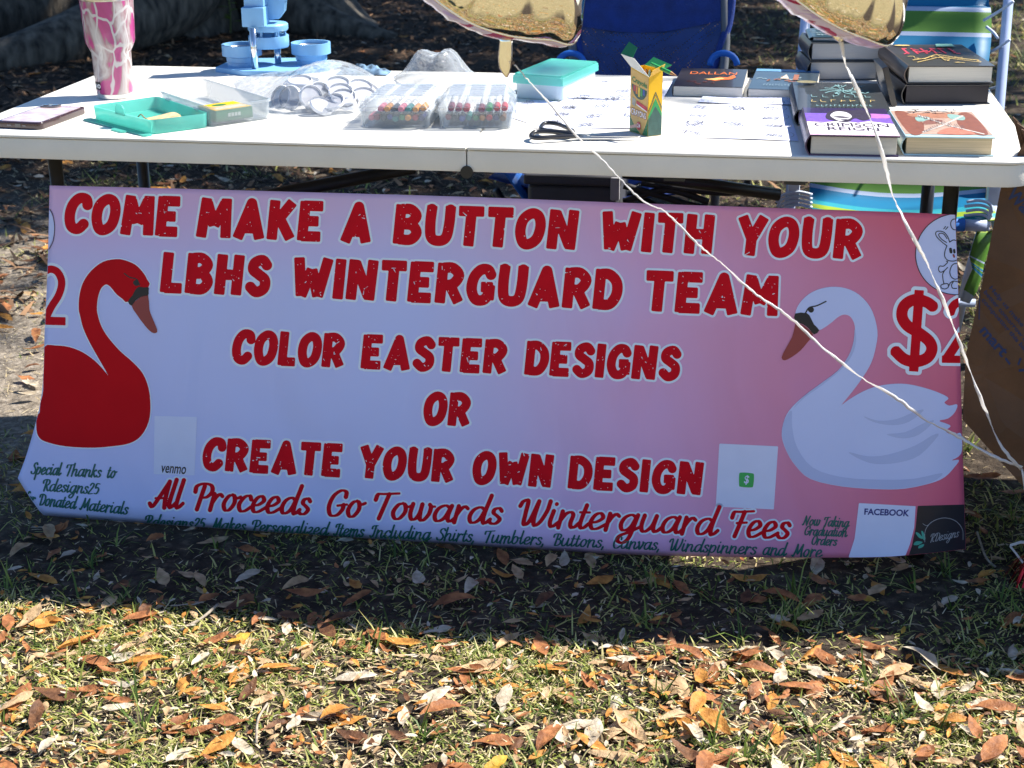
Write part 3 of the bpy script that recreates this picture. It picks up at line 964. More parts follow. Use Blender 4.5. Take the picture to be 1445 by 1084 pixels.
def bold_line(name, words, base, cap, shear=.10, wd=.265):
    for wtx, x0, x1 in words:
        f = Field(x0-12, min(base[0][1], base[1][1])-cap-14, x1+14, max(base[0][1], base[1][1])+12, .9)
        st = bold_words([(wtx, x0, x1)], base, cap, shear, wd)
        for kind, P in st:
            w = cap*wd
            if kind == 'L':
                f.bars(P, w, w*.13)
            else:
                f.bars(P, w, w*.10) if kind == 'S' else f.stroke(P, np.full(len(P), w))
        f.build(name+"_outline", white_ink, .0004, banner, 3.1)
        # worn specks in the ink
        for kind, P in st:
            for k in range(4):
                i = prg.integers(0, len(P)-1); t = prg.uniform(.05, .95)
                c = P[i]*(1-t)+P[i+1]*t+prg.normal(size=2)*cap*.075
                r = prg.uniform(.3, .8); e = c+prg.normal(size=2)*prg.choice([.3, 1.2, 3.0], p=[.6, .3, .1])
                f.cut(np.array([c, e]), lambda X, Y: seg_sdf(X, Y, c, e, r, r*.6), 4)
        f.build(name, red_ink, .0008, banner)
bold_line("heading_lettering", [("COME", 89, 255), ("MAKE", 276, 457), ("A", 480, 526), ("BUTTON", 553, 817), ("WITH", 845, 1009), ("YOUR", 1037, 1219)],
          ((89, 328.5), (1218, 366.3)), 56)
bold_line("team_lettering", [("LBHS", 225, 383), ("WINTERGUARD", 410, 879), ("TEAM", 906, 1101)], ((225, 412.5), (1100, 446.5)), 57)
bold_line("easter_lettering", [("COLOR", 326, 487), ("EASTER", 508, 717), ("DESIGNS", 739, 961)], ((326, 513), (961, 537.5)), 48)
bold_line("joining_word", [("OR", 596, 665)], ((596, 599.5), (664, 602)), 47)
bold_line("create_lettering", [("CREATE", 284, 484), ("YOUR", 505, 642), ("OWN", 665, 781), ("DESIGN", 800, 993)], ((284, 663.5), (992, 699)), 46.5)

SCR = {  # joined hand on a unit x height
 'a': (1.0, ['.74 .86 .5 1 .22 .82 .1 .42 .2 .07 .42 .06 .62 .32 .76 .88', '.8 1 .73 .42 .79 .08 .93 .07 1.1 .3']),
 'b': (.95, ['.16 1.75 .1 .9 .12 .3 .27 .03 .5 .08 .68 .42 .62 .85 .42 .98 .22 .78 .12 .42', '.62 .86 .8 .78 .97 .86']),
 'c': (.76, ['.68 .78 .56 .99 .3 .9 .1 .45 .24 .06 .5 .06 .8 .34']),
 'd': (1.0, ['.74 .86 .5 1 .22 .82 .1 .42 .2 .07 .42 .06 .62 .32 .76 .88', '.88 1.75 .76 .62 .79 .08 .93 .07 1.1 .3']),
 'e': (.80, ['.1 .4 .4 .48 .63 .74 .48 1 .24 .88 .1 .45 .22 .06 .48 .05 .84 .34']),
 'f': (.6, ['.78 1.6 .6 1.75 .42 1.5 .34 .8 .3 -.3 .15 -.6 0 -.45', '.1 .95 .65 .98']),
 'g': (1.0, ['.74 .86 .5 1 .22 .82 .1 .42 .2 .07 .42 .06 .62 .32 .76 .88', '.8 1 .72 .2 .62 -.45 .38 -.75 .12 -.6 .2 -.3 .6 -.05 1.08 .32']),
 'h': (.95, ['.16 1.75 .1 0', '.1 .4 .3 .85 .52 .98 .66 .8 .62 .32 .7 .05 .86 .08 1.02 .32']),
 'i': (.46, ['.15 1 .1 .36 .17 .06 .3 .07 .5 .32', '.2 1.42 .21 1.44']),
 'k': (.78, ['.16 1.75 .1 0', '.62 .92 .5 1 .3 .72 .14 .5', '.26 .62 .46 .22 .6 .03 .82 .26']),
 'l': (.46, ['.18 1.75 .1 .4 .17 .06 .3 .07 .5 .32']),
 'm': (1.30, ['.12 1 .1 0', '.1 .4 .28 .85 .45 .98 .55 .8 .52 0', '.53 .4 .7 .85 .88 .98 1 .8 .96 .3 1.04 .05 1.18 .08 1.34 .32']),
 'n': (.95, ['.12 1 .1 0', '.1 .4 .3 .85 .52 .98 .66 .8 .62 .32 .7 .05 .86 .08 1.02 .32']),
 'o': (.84, ['.5 1 .26 .9 .1 .45 .24 .06 .48 .08 .66 .5 .58 .9 .46 1', '.6 .88 .74 .8 .92 .9']),
 'p': (.88, ['.14 1 .04 -.7', '.1 .4 .25 .8 .48 1 .68 .75 .62 .28 .4 .03 .15 .12']),
 'r': (.66, ['.12 1 .1 0', '.1 .4 .25 .8 .42 1 .58 .88']),
 's': (.68, ['.54 .84 .4 1 .2 .92 .18 .7 .38 .52 .54 .32 .42 .07 .2 .04 .04 .2']),
 't': (.52, ['.24 1.45 .14 .42 .2 .06 .36 .07 .54 .32', '.0 1 .46 1.02']),
 'u': (1.0, ['.12 1 .08 .42 .18 .05 .38 .06 .6 .42 .7 1', '.7 1 .66 .36 .74 .06 .88 .08 1.06 .32']),
 'v': (.8, ['.04 .9 .15 1 .22 .5 .34 .03 .56 .42 .66 .84 .6 1', '.64 .9 .88 .9']),
 'w': (1.15, ['.1 1 .08 .42 .2 .05 .4 .12 .52 .5 .54 1', '.53 .55 .6 .08 .78 .05 .96 .42 .98 .85 .9 1', '.97 .9 1.16 .9']),
 'z': (.7, ['.1 .84 .34 1 .52 .8 .36 .42 .08 .05 .4 .07 .68 .12']),
 ',': (.32, ['.14 .1 .05 -.24']),
 '2': (.78, ['.1 1.2 .3 1.5 .56 1.38 .54 1.0 .1 .06 .68 .07']),
 '5': (.78, ['.62 1.46 .22 1.46 .15 .88 .44 .95 .62 .6 .45 .1 .1 .12']),
 'A': (1.12, ['.0 .22 .2 .03 .45 .5 .9 1.62', '.9 1.62 .9 .6 .98 0', '.28 .56 .98 .6']),
 'P': (1.0, ['.05 1.08 .06 1.42 .4 1.6 .82 1.52 .96 1.15 .76 .8 .46 .72', '.48 1.45 .38 0']),
 'G': (1.1, ['.9 1.22 .86 1.52 .58 1.6 .25 1.25 .14 .6 .32 .08 .66 .07 .88 .4 .9 .72', '.58 .66 1.06 .76']),
 'T': (.92, ['.05 1.14 .1 1.48 .4 1.52 1.08 1.6', '.62 1.52 .5 .6 .42 0']),
 'W': (1.5, ['.0 1.2 .1 1.5 .32 1.55 .34 .8 .38 .1 .62 .3 .84 1.55', '.84 1.55 .8 .5 .9 .05 1.14 .3 1.34 1.0 1.38 1.58']),
 'F': (.96, ['.05 1.14 .1 1.48 .4 1.52 1.08 1.6', '.62 1.52 .5 .6 .42 0', '.36 .82 .86 .88']),
 'S': (.86, ['.8 1.36 .64 1.6 .36 1.5 .3 1.15 .58 .82 .72 .45 .52 .06 .16 .1 .04 .32']),
 'R': (1.08, ['.05 1.08 .06 1.42 .4 1.6 .8 1.52 .92 1.18 .74 .86 .46 .78', '.48 1.45 .38 0', '.56 .8 .76 .3 .92 .04 1.1 .14']),
 'D': (1.12, ['.05 1.14 .1 1.48 .5 1.58 .92 1.34 1 .7 .74 .1 .34 .05', '.44 1.42 .38 .05']),
 'M': (1.3, ['.02 .12 .18 .05 .36 .9 .44 1.6', '.44 1.6 .56 .6 .66 .35 .86 1.0 1.06 1.6', '1.06 1.6 1.06 .6 1.14 0']),
 'I': (.7, ['.1 1.18 .14 1.48 .4 1.58 .7 1.6', '.5 1.56 .42 .4 .24 .03 .02 .2']),
 'B': (1.0, ['.05 1.14 .1 1.48 .5 1.6 .82 1.4 .7 .98 .42 .86', '.46 .86 .84 .74 .88 .3 .6 .03 .3 .06', '.46 1.45 .36 .05']),
 'C': (1.0, ['.9 1.22 .84 1.52 .58 1.6 .25 1.25 .14 .6 .32 .08 .66 .07 .94 .36']),
 'N': (1.2, ['.02 .1 .16 .05 .3 .8 .36 1.58', '.36 1.58 .56 .8 .8 0', '.8 0 .92 .9 1.08 1.58']),
 'O': (1.05, ['.6 1.6 .28 1.3 .14 .6 .32 .08 .66 .1 .9 .7 .84 1.35 .6 1.6']),
}
def script_words(f, words, base, xh, shear=.26, wt=.23):
    sl = (base[1][1]-base[0][1])/(base[1][0]-base[0][0])
    for s, x0, x1 in words:
        tot = sum(SCR[c][0] for c in s)
        sx = (x1-x0-shear*xh*.8)/tot
        cur = x0
        for c in s:
            for st in SCR[c][1]:
                P = catmull(np.array(st.split(), float).reshape(-1, 2), 6)
                x = cur+P[:, 0]*sx+P[:, 1]*xh*shear
                y = base[0][1]+sl*(x-base[0][0])-P[:, 1]*xh
                Q = np.c_[x, y]
                t = np.gradient(Q, axis=0) if len(Q) > 1 else np.array([[1, 0]])
                vert = np.abs(t[:, 1])/(np.hypot(t[:, 0], t[:, 1])+1e-9)
                f.stroke(Q, xh*wt*(.52+.48*vert**1.3))
            cur += SCR[c][0]*sx
def script_line(name, words, base, xh, m, halo=None, c=.6, clip=False, wt=.23, shear=.26):
    xs = [w[1] for w in words]+[w[2] for w in words]
    f = Field(min(xs)-xh, min(base[0][1], base[1][1])-xh*2.3-4, max(xs)+xh, max(base[0][1], base[1][1])+xh+4, c)
    script_words(f, words, base, xh, shear, wt)
    if clip: f.clip(.6)
    if halo: f.build(name+"_outline", white_ink, .0004, banner, halo)
    f.build(name, m, .0008, banner)
script_line("proceeds_lettering", [("All", 210, 260), ("Proceeds", 268, 441), ("Go", 457, 513), ("Towards", 522, 712), ("Winterguard", 727, 1013), ("Fees", 1025, 1118)],
            ((209, 715.5), (1117, 761)), 23, red_ink, halo=2.4, c=.7, wt=.28)
script_line("thanks_lettering", [("Special", 43, 87), ("Thanks", 91, 144), ("to", 150, 164)], ((43, 669), (163, 675)), 10.2, green_ink, wt=.25)
script_line("maker_name", [("Rdesigns25", 58, 141)], ((58, 692.5), (140, 698)), 10.2, green_ink, wt=.25)
script_line("donated_lettering", [("for", 33, 50), ("Donated", 53, 108), ("Materials", 112, 182)], ((37, 711), (181, 726.5)), 10.2, green_ink, clip=True, wt=.25)
script_line("bottom_lettering", [("Rdesigns25", 202, 290), ("Makes", 297, 348), ("Personalized", 353, 464), ("Items", 470, 515), ("Including", 521, 609),
            ("Shirts,", 615, 672), ("Tumblers,", 681, 770), ("Buttons,", 778, 855), ("Canvas,", 863, 933), ("Windspinners", 942, 1069), ("and", 1075, 1110), ("More", 1117, 1161)],
            ((202, 744), (1160, 787)), 10.6, green_ink, clip=True, wt=.25)
script_line("orders_lettering", [("Now", 1132, 1158), ("Taking", 1161, 1199)], ((1132, 741), (1199, 744.5)), 8.2, green_ink, c=.5, wt=.26)
script_line("orders_lettering", [("Graduation", 1134, 1196)], ((1134, 755), (1196, 758)), 8.0, green_ink, c=.5, wt=.26)
script_line("orders_lettering", [("Orders", 1144, 1182)], ((1144, 768.5), (1182, 770.5)), 8.2, green_ink, c=.5, wt=.26)

def shape(name, P, m, off, halo=None, closed=True, smooth=3, c=1.2, parent=None, clip=True, also=()):
    P = catmull(P, smooth, True) if smooth else np.asarray(P, float)
    f = Field(P[:, 0].min()-6, P[:, 1].min()-6, P[:, 0].max()+6, P[:, 1].max()+6, c)
    f.poly(P)
    if halo:
        g = Field(P[:, 0].min()-6, P[:, 1].min()-6, P[:, 0].max()+6, P[:, 1].max()+6, c); g.D = f.D-halo
        if clip: g.clip(.3)
        g.build(name+"_outline", white_ink, off-.0002, parent or banner)
    if clip: f.clip(.3)
    return f.build(name, m, off, parent or banner)
def lines(name, strokes, m, off, c=.6, clip=True, parent=None, halo=None):
    A = np.vstack([np.asarray(p) for p, w in strokes])
    f = Field(A[:, 0].min()-9, A[:, 1].min()-9, A[:, 0].max()+9, A[:, 1].max()+9, c)
    for p, w in strokes:
        Q = catmull(p, 5); f.stroke(Q, np.full(len(Q), w))
    if clip: f.clip(.3)
    if halo: f.build(name+"_outline", white_ink, off-.0003, parent or banner, halo)
    return f.build(name, m, off, parent or banner)
# red swan
RS = [(209.7, 404.8), (207.6, 394.4), (201.4, 384), (191, 373.6), (176.5, 367.4), (164, 365.7), (145.3, 369.5), (128.7, 382), (117.3, 398.5), (112, 417), (111, 436), (113, 446),
      (117.3, 463), (126.6, 483.6), (138, 504), (153.6, 531.3), (145.3, 521), (132.9, 508.5), (116.3, 497), (97.6, 489.8), (78.9, 487.7), (62.3, 489.8), (61, 523), (60.8, 552), (57, 568.7),
      (55.6, 583), (52, 585), (51.3, 606), (56, 618.5), (68.5, 624.8), (93, 630), (128.7, 632), (157.8, 630), (182.7, 625.8), (199, 615.4), (209.7, 595.7), (212.4, 572.9), (209.7, 548),
      (201.4, 527), (186.8, 510.6), (170, 496), (153.6, 477.4), (143.2, 460.8), (137.4, 442), (137, 429.7), (139, 417), (143, 406.8), (149.5, 401.6), (155.7, 404.8), (164, 415), (172.3, 421.4), (181.6, 426)]
swan_red = mat("swan_red", (.56, .003, .010), .55, var=.06, scale=8, spec=.12)
beak_ink = mat("beak_ink", (.30, .045, .045), .45, var=.06, scale=8)
o1 = shape("red_swan_picture", RS, swan_red, .0010, halo=1.6)
shape("beak_base", [(180.6, 425.5), (186.8, 417), (191, 409), (196, 404.8), (203, 405.8), (209.7, 405.4), (209.5, 411), (209, 417), (199, 419), (191, 424.5), (185.8, 431.7)], black_ink, .0013, smooth=2, c=.7, parent=o1)
shape("beak", [(185.8, 431.7), (193, 423.4), (200, 418.5), (209, 417), (210.7, 436), (213.8, 446), (221.7, 465), (220, 470), (213.8, 469), (204.5, 459.7), (193, 444)], beak_ink, .0013, smooth=2, c=.8, parent=o1)
lines("eye", [([(175.4, 386), (182.7, 391.3), (193, 394.4), (197, 402.7)], 1.6), ([(191.5, 399), (192.6, 400)], 7.5)], black_ink, .0013, parent=o1)
# price figures
def zb(P): return [(1100+x/3.387, 390+y/3.387) for x, y in P]
fig = Field(1252, 400, 1358, 540, .8)
Q = catmull(zb([(738, 148), (700, 122), (645, 112), (597, 140), (585, 190), (610, 235), (665, 270), (715, 310), (728, 350), (705, 390), (650, 408), (595, 395), (548, 352)]), 5); fig.bars(Q, 16.0, 1)
Q = np.array(zb([(668, 66), (641, 455)])); fig.bars(Q, 13.2, .6)
fig.build("price_figure_outline", white_ink, .0010, banner, 5.0)
fig.build("price_figure", red_ink, .0013, banner)
fig = Field(1310, 400, 1362, 525, .8)
Q = catmull(zb([(815, 180), (832, 140), (870, 118), (900, 120)]), 4); fig.bars(Q, 12, 1)
Q = np.array(zb([(905, 235), (795, 400)])); fig.bars(Q, 13, 1)
Q = np.array(zb([(776, 396), (900, 398)])); fig.bars(Q, 10.5, .6)
fig.clip(.3)
g = fig.D.copy()
fig.D = np.maximum(g-4.2, poly_sdf(fig.X, fig.Y, BOUT)+.3); fig.build("price_figure_outline", white_ink, .0007, banner)
fig.D = g; fig.build("price_figure", red_ink, .0010, banner)
fig = Field(52, 366, 104, 470, .8)
Q = catmull([(60, 386), (70, 380), (81, 384), (87, 398), (83, 416), (72, 434), (63, 453)], 5); fig.bars(Q, 10.5, 1)
fig.bars(np.array([(55, 452.5), (92.5, 453.5)]), 11.5, .6)
g = fig.D.copy()
fig.D = np.maximum(g-4.0, poly_sdf(fig.X, fig.Y, BOUT)+.3); fig.build("price_figure_outline", white_ink, .0004, banner)
fig.D = np.maximum(g, poly_sdf(fig.X, fig.Y, BOUT)+.3); fig.build("price_figure", red_ink, .0007, banner)
# white swan
WS = zb([(76, 178), (95, 130), (140, 85), (200, 58), (270, 50), (340, 65), (400, 105), (445, 170), (468, 260), (462, 330), (440, 410), (400, 480), (345, 555), (275, 640), (310, 605), (380, 560),
         (450, 530), (530, 515), (610, 515), (700, 535), (770, 560), (808, 583), (788, 603), (812, 618), (850, 612), (838, 650), (805, 680), (762, 690), (792, 702), (818, 716), (795, 738), (810, 752),
         (840, 755), (868, 752), (872, 830), (855, 862), (822, 880), (858, 878), (838, 910), (790, 960), (720, 990), (600, 1015), (480, 1018), (300, 1005), (150, 970), (80, 910), (35, 840), (10, 760), (25, 680),
         (60, 625), (120, 570), (200, 510), (280, 450), (330, 380), (355, 310), (360, 240), (340, 195), (310, 183), (280, 195), (250, 220), (215, 245), (185, 256), (150, 225), (100, 195)])
swan_white = mat("swan_white", (.58, .66, .99), .45, var=.02, scale=8)
swan_grey = mat("swan_feather_grey", (.46, .54, .84), .45, var=.04, scale=8)
o2 = shape("white_swan_picture", WS, swan_white, .0007)
shape("beak_base", zb([(75, 178), (130, 176), (150, 200), (165, 230), (190, 258), (165, 278), (140, 250), (110, 228), (75, 215)]), black_ink, .0010, smooth=2, c=.7, parent=o2)
shape("beak", zb([(80, 222), (115, 235), (140, 255), (160, 280), (130, 320), (100, 355), (60, 385), (25, 402), (10, 388), (30, 345), (60, 290), (72, 245)]), beak_ink, .0010, smooth=2, c=.8, parent=o2)
lines("eye", [(zb([(125, 174), (142, 150), (180, 140), (222, 120)]), 1.9), (zb([(149, 158), (151, 160)]), 8)], black_ink, .0010, parent=o2)
for nm, P in (("feather", [(400, 668), (470, 690), (560, 682), (650, 645), (690, 640), (620, 695), (540, 712), (450, 697)]),
              ("feather", [(510, 755), (600, 745), (690, 702), (740, 690), (670, 755), (590, 775)]),
              ("feather", [(330, 840), (420, 860), (520, 852), (650, 808), (730, 760), (760, 760), (670, 855), (570, 890), (460, 897), (385, 875)]),
              ("underside", [(12, 760), (22, 690), (58, 640), (60, 720), (85, 820), (160, 915), (300, 960), (480, 972), (640, 968), (780, 940), (720, 988), (600, 1013), (480, 1016), (300, 1003), (150, 968), (80, 908), (37, 840)]),
              ("neck_side", [(360, 245), (366, 310), (345, 380), (290, 450), (205, 520), (120, 580), (62, 636), (118, 572), (198, 512), (280, 452), (330, 382), (354, 310)])):
    shape(nm, zb(P), swan_grey, .0009, smooth=3, c=.9, parent=o2)
# round rabbit badge cut by the banner's edge, and its twin's sliver on the left
def circ(cx, cy, rx, ry, n=48): return [(cx+rx*math.cos(2*math.pi*k/n), cy+ry*math.sin(2*math.pi*k/n)) for k in range(n)]
o3 = shape("rabbit_badge", circ(1350, 359, 58, 57), swan_white, .0004, smooth=0)
lines("badge_rim", [(circ(1350, 359, 58, 57)+[(1408, 359)], 1.1)], black_ink, .0012, parent=o3)
def zr(P): return [(1245+x/5.42, 240+y/5.42) for x, y in P]
lines("rabbit_drawing", [(zr(p), 1.25) for p in (
    [(495, 580), (455, 550), (420, 515), (408, 485), (425, 468), (470, 475), (500, 510), (515, 550)],
    [(492, 555), (455, 530), (432, 500), (442, 484), (470, 490), (495, 525)],
    [(515, 552), (545, 535), (575, 545)], [(495, 580), (480, 620), (478, 660), (500, 690), (545, 697), (580, 685)],
    [(490, 697), (500, 705), (470, 735), (440, 735), (430, 760), (445, 782), (475, 770), (500, 745)],
    [(475, 772), (462, 800), (465, 840), (470, 870), (450, 880), (452, 902), (480, 910), (505, 895), (500, 870), (470, 872)],
    [(505, 895), (520, 865), (545, 850), (575, 855)], [(545, 852), (530, 880), (540, 905), (570, 905)],
    [(575, 715), (545, 720), (525, 745), (517, 785), (530, 820), (555, 835), (578, 830)],
    [(470, 450), (485, 432)], [(485, 455), (502, 435)], [(572, 378), (545, 376), (526, 395), (526, 430), (545, 455), (575, 458)])]
    +[(zr([(522, 605), (526, 628)]), 4.0), (zr([(550, 612), (552, 630)]), 3.2)], black_ink, .0009, parent=o3)
lines("mouth", [(zr([(545, 650), (550, 664)]), 2.6)], beak_ink, .0012, parent=o3)
o4 = shape("badge_sliver", circ(38, 322, 38.5, 46), swan_white, .0004, smooth=0)
lines("badge_rim", [([(70, 295), (75, 305), (77, 322), (75, 340), (69, 352)], .9)], black_ink, .0008, parent=o4)
# code cards, left blank, with their lettering
def on_banner_text(name, s, quad, m, off, parent, bold=.02, shear=0.):
    v, f = text_geo(s, bold, shear)
    q = bil([(a, b, 0) for a, b in quad], v[:, 0], v[:, 1])
    pydata(name, on_banner(q[:, 0], q[:, 1], off), f, m, parent)
card_white = mat("card_white", (.68, .74, .99), .45, var=.02)
navy_ink = mat("navy_ink", (.02, .03, .22), .45, var=.05)
cash_green = mat("cash_green", (.03, .42, .10), .45, var=.05)
c1 = shape("payment_card", [(218, 587), (278, 588.5), (274.5, 671), (217, 669)], card_white, .0004, smooth=0)
on_banner_text("card_lettering", "venmo", [(227, 667), (262, 669.5), (263, 659), (228, 657)], black_ink, .0008, c1, .012, .12)
c2 = shape("payment_card", [(1015, 626), (1098, 630), (1092, 719), (1010, 715)], card_white, .0004, smooth=0)
sq = catmull([(1046, 667), (1061, 668), (1064, 671), (1063, 685), (1060, 688), (1045, 687), (1043, 684), (1043, 670)], 3, True)
c3 = shape("cash_badge", sq, cash_green, .0008, smooth=0, c=.6, parent=c2)
on_banner_text("cash_sign", "$", [(1049.5, 684), (1056.5, 684.4), (1057.5, 671), (1050.5, 670.6)], card_white, .0012, c3, .02, .1)
c4 = shape("social_card", [(1212, 710), (1292, 714.5), (1290, 745), (1284, 768), (1277, 786), (1197, 788), (1206, 760)], card_white, .0004, smooth=0)
on_banner_text("card_lettering", "FACEBOOK", [(1219.5, 726.5), (1282.5, 729), (1284, 719.5), (1220, 717.5)], navy_ink, .0008, c4, .03)
logo_dark = mat("logo_dark", (.010, .012, .022), .4, var=.1)
c5 = shape("maker_card", [(1295, 714), (1364, 712), (1366, 790), (1280, 790), (1287, 770), (1292, 745)], logo_dark, .0004, smooth=0)
grey_ink = mat("silver_ink", (.32, .33, .36), .4, var=.1)
lines("ring", [([(1305, 765), (1306, 748), (1316, 736), (1332, 731), (1348, 735), (1358, 747), (1359, 762)], .8), ([(1302, 739), (1308, 742), (1314, 737)], .7)], grey_ink, .0008, parent=c5)
f = Field(1308, 742, 1362, 774, .5)
script_words(f, [("RDesigns", 1311, 1354)], ((1311, 766), (1354, 757.5)), 7.2, .3, .14); f.clip(.3); f.build("maker_lettering", grey_ink, .0008, c5)
leaf_ink = mat("teal_leaf_ink", (.05, .35, .27), .4, var=.15)
for P in ([(1303, 760), (1296, 752), (1292, 752), (1297, 759)], [(1303, 762), (1300, 750), (1303, 751), (1306, 760)], [(1302, 765), (1293, 764), (1289, 769), (1296, 769)], [(1304, 768), (1297, 770), (1296, 774), (1302, 772)]):
    shape("teal_leaf", P, leaf_ink, .0008, smooth=3, c=.5, parent=c5)

# ------------------------------------------------------------------ things on the table
def tpt(px, py, z=0.0):
    return onz(px, py, TZ+z)
def v3(p, z): return Vector((p[0], p[1], z))

# tumbler
p = tpt(163, 137); s = .0355/.0355
tum = thing("tumbler", "pink and white patterned metal tumbler standing behind the open turquoise tray", "tumbler", (p.x, p.y, TZ))
M0 = Matrix.Translation((p.x, p.y, TZ))
def tumbler_mat():
    m = bpy.data.materials.new("branch_wrap"); m.use_nodes = True
    nt = m.node_tree; b = nt.nodes["Principled BSDF"]; L = nt.links
    _set(b, "Roughness", .28); _set(b, ("Coat Weight",), .4)
    tc = nt.nodes.new("ShaderNodeTexCoord")
    mp = nt.nodes.new("ShaderNodeMapping"); mp.inputs["Scale"].default_value = (1, 1, .45)
    mp.inputs["Rotation"].default_value = (.5, .25, .3)
    L.new(tc.outputs["Object"], mp.inputs[0])
    def noise(s, d=4, dist=0.):
        n = nt.nodes.new("ShaderNodeTexNoise"); n.inputs["Scale"].default_value = s; n.inputs["Detail"].default_value = d
        n.inputs["Distortion"].default_value = dist; L.new(mp.outputs[0], n.inputs["Vector"]); return n
    def ramp(src, stops):
        r = nt.nodes.new("ShaderNodeValToRGB"); e = r.color_ramp.elements
        while len(e) < len(stops): e.new(.5)
        for k, (q, c) in enumerate(stops): e[k].position = q; e[k].color = col4(c)
        L.new(src, r.inputs[0]); return r
    base = ramp(noise(21, 4, .6).outputs["Fac"], [(.36, (.32, .03, .15)), (.51, (.42, .05, .20)), (.535, (.30, .17, .19)), (.62, (.46, .42, .42)), (.74, (.20, .10, .10))])
    vo = nt.nodes.new("ShaderNodeTexVoronoi"); vo.feature = 'DISTANCE_TO_EDGE'; vo.inputs["Scale"].default_value = 30
    nz = noise(30, 2)
    ad = nt.nodes.new("ShaderNodeVectorMath"); ad.operation = 'ADD'
    sc = nt.nodes.new("ShaderNodeVectorMath"); sc.operation = 'SCALE'; sc.inputs[3].default_value = .03
    L.new(nz.outputs["Color"], sc.inputs[0]); L.new(mp.outputs[0], ad.inputs[0]); L.new(sc.outputs[0], ad.inputs[1])
    L.new(ad.outputs[0], vo.inputs["Vector"])
    br = ramp(vo.outputs["Distance"], [(.03, (1, 1, 1)), (.06, (0, 0, 0))])
    mx = nt.nodes.new("ShaderNodeMix"); mx.data_type = 'RGBA'
    L.new(br.outputs[0], mx.inputs[0]); L.new(base.outputs[0], mx.inputs[6]); mx.inputs[7].default_value = (.50, .47, .47, 1)
    L.new(mx.outputs[2], b.inputs["Base Color"])
    return m
steel = mat("brushed_steel", (.62, .62, .62), .28, metal=1.0, var=.06, scale=40)
MB().lathe([(.0345, .010), (.0352, .012), (.0375, .088), (.0455, .104), (.0470, .110), (.0505, .186)], 48, M0).build("body", tumbler_mat(), tum, auto=40)
MB().lathe([(.0325, 0), (.0345, .002), (.0347, .0098)], 48, M0).build("base_band", steel, tum, auto=40)
MB().lathe([(.0506, .1862), (.0510, .188), (.0510, .200), (.0495, .203), (.046, .203), (.046, .197)], 48, M0).build("rim", steel, tum, auto=40)
MB().lathe([(.0455, .198), (.0475, .2035), (.0475, .211), (.044, .2135), (.0001, .2125)], 40, M0).build("lid", film("lid_clear", (.85, .88, .9), .5), tum, auto=40)
def on_can(a0, a1, z0, z1, off):
    out = []
    for z in np.linspace(z0, z1, 4):
        r = .0352+(z-.012)/.076*(.0375-.0352)+off
        out.append([(p.x+r*math.sin(a)*1.0, p.y-r*math.cos(a), TZ+z) for a in np.linspace(a0, a1, 9)])
    return out
MB().grid(on_can(-.95, -.38, .0185, .0335, .0005)).build("label_patch", mat("label_black", (.015, .015, .02), .4), tum)
wb = MB()
for k, (a0, a1) in enumerate(((-.90, -.84), (-.80, -.75), (-.71, -.65))):
    wb.grid(on_can(a0, a1, .022, .029, .0008))
for k in range(14):
    t0, t1 = 2*math.pi*k/14, 2*math.pi*(k+1)/14
    rr = []
    for q in (.0022, .0042):
        rr.append([])
        for t in (t0, t1):
            a = -.50+q*math.cos(t)/.036; z = .0255+q*math.sin(t); r = .0352+(z-.012)/.076*.0023+.0008
            rr[-1].append((p.x+r*math.sin(a), p.y-r*math.cos(a), TZ+z))
    wb.grid(rr)
wb.build("label_mark", mat("label_white", (.8, .8, .8), .4), tum)

# phone, lying face down
A, B_, C_, D_ = tpt(-6, 181), tpt(58.5, 184), tpt(71.5, 157.5), tpt(9, 155)
ex = (B_-A).normalized(); ey = Vector((-ex.y, ex.x, 0))
w = (B_-A).length; d = (D_-A).dot(ey)
cen = A+ex*(w/2)+ey*(d/2)
ph = thing("phone", "dark cased phone lying face down near the table's left corner", "phone", (cen.x, cen.y, TZ))
M = frame((cen.x, cen.y, TZ), ex)
MB().prism(rrect(w, d, .011), 0, .0125, M, bev=.0025, seg=3).build("case", mat("case_smoky", (.035, .012, .014), .25, var=.2, coat=.5), ph, auto=40)
MB().prism(rrect(w-.012, d-.012, .008), .0126, .0130, M).build("back_panel", mat("marbled_back", (.55, .30, .27), .15, var=.1, scale=38, c2=(.72, .66, .66), coat=.6), ph)
Mc = frame(tuple(Vector((cen.x, cen.y, TZ))+ex*(-w/2+.026)+ey*(d/2-.017)), ex)
MB().prism(rrect(.036, .024, .008), .0131, .0155, Mc, bev=.001).build("camera_bump", mat("bump_grey", (.10, .09, .10), .2, coat=.5), ph, auto=40)
for k in (-1, 1):
    MB().lathe([(.0055, .0156), (.0055, .0168), (.0001, .0168)], 20, Mc @ Matrix.Translation((k*.009, 0, 0))).build("lens", mat("lens_glass", (.01, .01, .015), .05, coat=1), ph, auto=40)
Mf = Matrix.Translation(tuple(Vector((cen.x, cen.y, TZ))-ey*(d/2+.0003)))
pt = MB(); Mq = frame(tuple(Vector((cen.x, cen.y, TZ+.0065))-ey*(d/2+.0002)), ex, -ey)
for off, ww, hh, nm, mm in ((0, .011, .006, "port", "lens_glass"), (-.017, .009, .0025, "slot", "bump_grey"), (.012, .007, .0025, "slot", "bump_grey")):
    MB().prism(rrect(ww, hh, .0012), -.0002, .0005, Mq @ Matrix.Translation((off, 0, 0))).build(nm, MATS[mm], ph)

